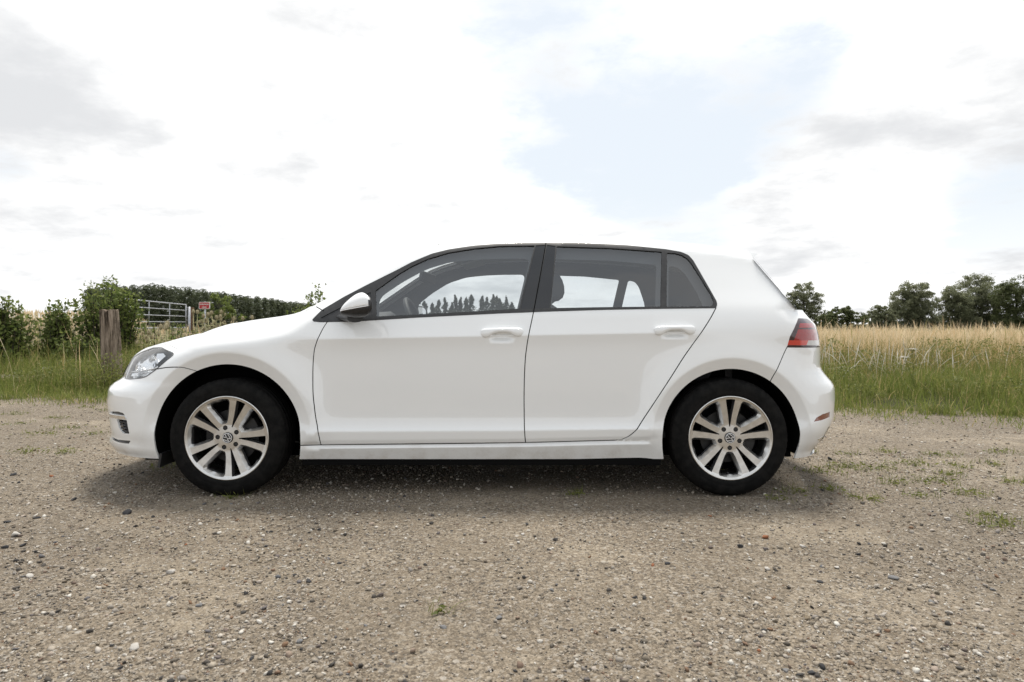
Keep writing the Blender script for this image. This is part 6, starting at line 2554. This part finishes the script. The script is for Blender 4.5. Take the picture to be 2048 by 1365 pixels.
def rrect(w, h, r, n=6):
    P = []
    for sx, sy, a0 in ((1, 1, 0), (-1, 1, 90), (-1, -1, 180), (1, -1, 270)):
        for k in range(n + 1):
            a = math.radians(a0 + 90 * k / n)
            P.append((sx * (w / 2 - r) + r * math.cos(a), sy * (h / 2 - r) + r * math.sin(a)))
    return P


def plate(w, h, r, y0, y1):
    P = rrect(w, h, r)
    n = len(P)
    mb = MB()
    mb.add([(x, y0, z + hz) for x, z in P] + [(x, y1, z + hz) for x, z in P], [tuple(range(n)), tuple(range(2 * n - 1, n - 1, -1))] + [(i, n + i, n + (i + 1) % n, (i + 1) % n) for i in range(n)])
    return mb


bd = plate(sw_, sh_, 0.03, -0.012, 0.012).build('board', M['sign_white'], sg)
plate(sw_ * 0.91, sh_ * 0.86, 0.018, -0.016, -0.013).build('red_panel', M['sign_red'], bd)
for txt, dz, sz in (("DEFENSE D'ENTRER", 0.035, 0.052), ("DANGER", -0.055, 0.050)):
    cu = bpy.data.curves.new('lettering', 'FONT')
    cu.body = txt
    cu.size = sz
    cu.align_x = 'CENTER'
    cu.align_y = 'CENTER'
    cu.offset = 0.0012
    cu.extrude = 0.001
    tmp = bpy.data.objects.new('lettering_curve', cu)
    SC.collection.objects.link(tmp)
    bpy.context.view_layer.update()
    me = bpy.data.meshes.new_from_object(tmp.evaluated_get(bpy.context.evaluated_depsgraph_get()))
    bpy.data.objects.remove(tmp)
    xs = [v.co.x for v in me.vertices]
    wd = max(xs) - min(xs)
    lim = sw_ * (0.82 if len(txt) > 8 else 0.42)
    for v in me.vertices:
        v.co = Vector((v.co.x * lim / wd, -0.0185 - v.co.z, v.co.y + dz * sh_ / 0.225 + hz))
    me.materials.clear()
    add_obj('lettering', me, M['sign_white'], bd)
MB().tube([(0, 0.03, 0), (0, 0.03, hz + sh_ / 2 + 0.01)], 0.026, 10).build('post', M['galv'], sg, smooth=True)

# ------------------------------------------------------------------ teasels and umbels
M['teasel'], nt, b = principled('teasel_straw', (0.34, 0.30, 0.16), 0.9)
vary(M['teasel'], nt, b, 30, (0.30, 0.30, 0.14), (0.50, 0.46, 0.26))
M['teasel_head'], nt, b = principled('teasel_head', (0.22, 0.15, 0.09), 0.95)
vary(M['teasel_head'], nt, b, 60, (0.26, 0.22, 0.13), (0.46, 0.40, 0.26))


def teasel(px, py, Y, seed, label):
    r = np.random.default_rng(seed)
    b = stand(px, Y)
    H = htop(py, Y, b)
    root = empty('teasel_plant', b)
    s = MB()
    tip = Vector((r.normal() * 0.05, r.normal() * 0.05, H - 0.09))
    s.tube([(0, 0, -0.05), (r.normal() * 0.03, 0, H * 0.5), tuple(tip)], [0.012, 0.010, 0.007], 6)
    heads = [(tip, 1.0)]
    for k in range(int(r.integers(1, 4))):
        t = r.uniform(0.55, 0.8)
        e = Vector((r.choice([-1, 1]) * r.uniform(0.12, 0.28), r.normal() * 0.1, H * (t + r.uniform(0.08, 0.2)) - 0.08))
        s.tube([(0, 0, H * t), (e.x * 0.7, e.y * 0.7, H * t + (e.z - H * t) * 0.4), tuple(e)], [0.008, 0.006, 0.005], 5)
        heads.append((e, 0.7))
    s.build('stem', M['teasel'], root, smooth=True)
    tag(root, 'dry teasel with %s about %.2f m tall %s' % (('one seed head', 'two seed heads', 'three seed heads', 'four seed heads')[len(heads) - 1], H, label), 'plant', 'teasels behind the bonnet')
    for e, sc in heads:
        h = MB()
        rows = []
        for t in np.linspace(0, 1, 9):
            rr = 0.034 * sc * math.sin(math.pi * (0.08 + 0.88 * t)) ** 0.6
            rows.append([tuple(e + Vector((rr * math.cos(a), rr * math.sin(a), t * 0.10 * sc))) for a in np.linspace(0, 2 * math.pi, 12, endpoint=False)])
        h.grid(rows, closed_v=True)
        for k in range(70):   # spines
            t, a = r.random(), r.random() * 6.28
            rr = 0.034 * sc * math.sin(math.pi * (0.08 + 0.88 * t)) ** 0.6
            c0 = e + Vector((rr * math.cos(a), rr * math.sin(a), t * 0.10 * sc))
            c1 = c0 + Vector((math.cos(a), math.sin(a), 0.6)) * 0.018 * sc
            sd = Vector((-math.sin(a), math.cos(a), 0)) * 0.003
            h.add([c0 - sd, c0 + sd, c1], [(0, 1, 2)])
        for k in range(7):    # long bracts curving up round the head
            a = k * 0.9 + r.random()
            dd = Vector((math.cos(a), math.sin(a), 0))
            sd = Vector((-math.sin(a), math.cos(a), 0)) * 0.004
            p = [e, e + dd * 0.06 * sc + Vector((0, 0, 0.03)), e + dd * 0.05 * sc + Vector((0, 0, 0.14 * sc))]
            h.add([p[0] - sd, p[0] + sd, p[1] + sd, p[1] - sd, p[2]], [(0, 1, 2, 3), (3, 2, 4)])
        h.build('seed_head', M['teasel_head'], root)


for k, (px, py) in enumerate([(388.5, 620), (391.5, 621), (406, 629), (420, 626), (430, 622.5), (431, 632), (436.5, 630), (444, 621), (467, 634), (482.5, 634), (494, 632), (325, 648), (333, 643), (318, 650), (342, 650), (303, 660), (300, 675), (414, 640), (427, 641)]):
    teasel(px, py, 11.0 + 1.2 * random.random() if px < 350 else 14.5 + 2.0 * random.random(), 600 + k, 'below the field gate' if px < 350 else 'beside the gate post' if px < 395 else 'round the red sign' if px < 428 else 'before the young tree' if px < 450 else 'over the bonnet edge')


def umbel(px, py, Y, tops, label, seed):
    r = np.random.default_rng(seed)
    b = stand(px, Y)
    root = empty('umbel_flower', b)
    tag(root, label, 'plant')
    st, fl = MB(), MB()
    for (tx, ty, w) in tops:
        tip = at(tx, ty, Y) - Vector(b)
        st.tube([(0, 0, 0), (tip.x * 0.3, tip.y, tip.z * 0.5), (tip.x, tip.y, tip.z - 0.035)], [0.006, 0.005, 0.0035], 6)
        wr = w * Y / FPX / 2
        for k in range(16):
            a, rr = k * 2.4, wr * math.sqrt((k + 0.5) / 16)
            c = tip + Vector((rr * math.cos(a), rr * math.sin(a), -0.012 * (rr / wr) ** 2))
            st.tube([(tip.x, tip.y, tip.z - 0.035), tuple(c)], [0.0018, 0.0012], 4, cap=False)
            for j in range(9):
                q = c + Vector((r.normal() * 0.010, r.normal() * 0.010, abs(r.normal()) * 0.004))
                u = 0.005
                fl.add([q + Vector((-u, -u, 0)), q + Vector((u, -u, 0.002)), q + Vector((u, u, 0)), q + Vector((-u, u, 0.002))], [(0, 1, 2, 3)])
    for k in range(10):
        z = 0.02 + 0.22 * r.random()
        a = r.random() * 6.28
        d = Vector((math.cos(a), math.sin(a), 0.3)) * 0.09
        sd = Vector((-math.sin(a), math.cos(a), 0)) * 0.018
        c = Vector((0.0, 0, z))
        st.add([c, c + d * 0.5 + sd, c + d, c + d * 0.5 - sd], [(0, 1, 2, 3)])
    st.build('stem', M['weed'], root)
    fl.build('flower_head', M['sign_white'], root)


umbel(1827, 782, 8.4, [(1825, 698, 19), (1809, 714, 19)], 'tall white umbel flower with two flat heads in the meadow edge', 81)
umbel(84, 745, 10.2, [(84, 742, 10), (90, 736, 10)], 'low white umbel flowers in the left verge', 82)

# dry and green weeds growing up round the post and along the left verge
parts = []
x, y, r = field(26000, (-7.5, -2.6), (7.4, 10.6), 48)
k = clumpy(x, y, r, 58, 0.9, 0.5, 0.9) & (y - verge(x) > 0.5)
k &= ~((x < -5.9) & (y > 8.9))
x, y = x[k], y[k]
hh = (0.25 + 0.35 * r.random(len(x))) * np.clip((y - verge(x)) / 0.9, 0.3, 1) * np.interp(x, [-6.6, -5.6, -2.6], [0.35, 1.0, 1.15])
parts.append(blades(x, y, hh, 0.007 + 0.005 * r.random(len(x)), 0.38, 68))
grass_obj('post_weeds', 'tangled green weeds round the foot of the weathered post', M['grass_green'], parts)
x, y, r = field(70, (-6.3, -2.6), (8.0, 11.5), 49)
parts = [blades(x, y, 0.6 + 0.4 * r.random(len(x)), 0.005 + 0.003 * r.random(len(x)), 0.3, 69, 1.0, 4, True)]
grass_obj('tall_dry_stalks', 'scattered straw-coloured stalks beside the weathered post', M['grass_dry'], parts)
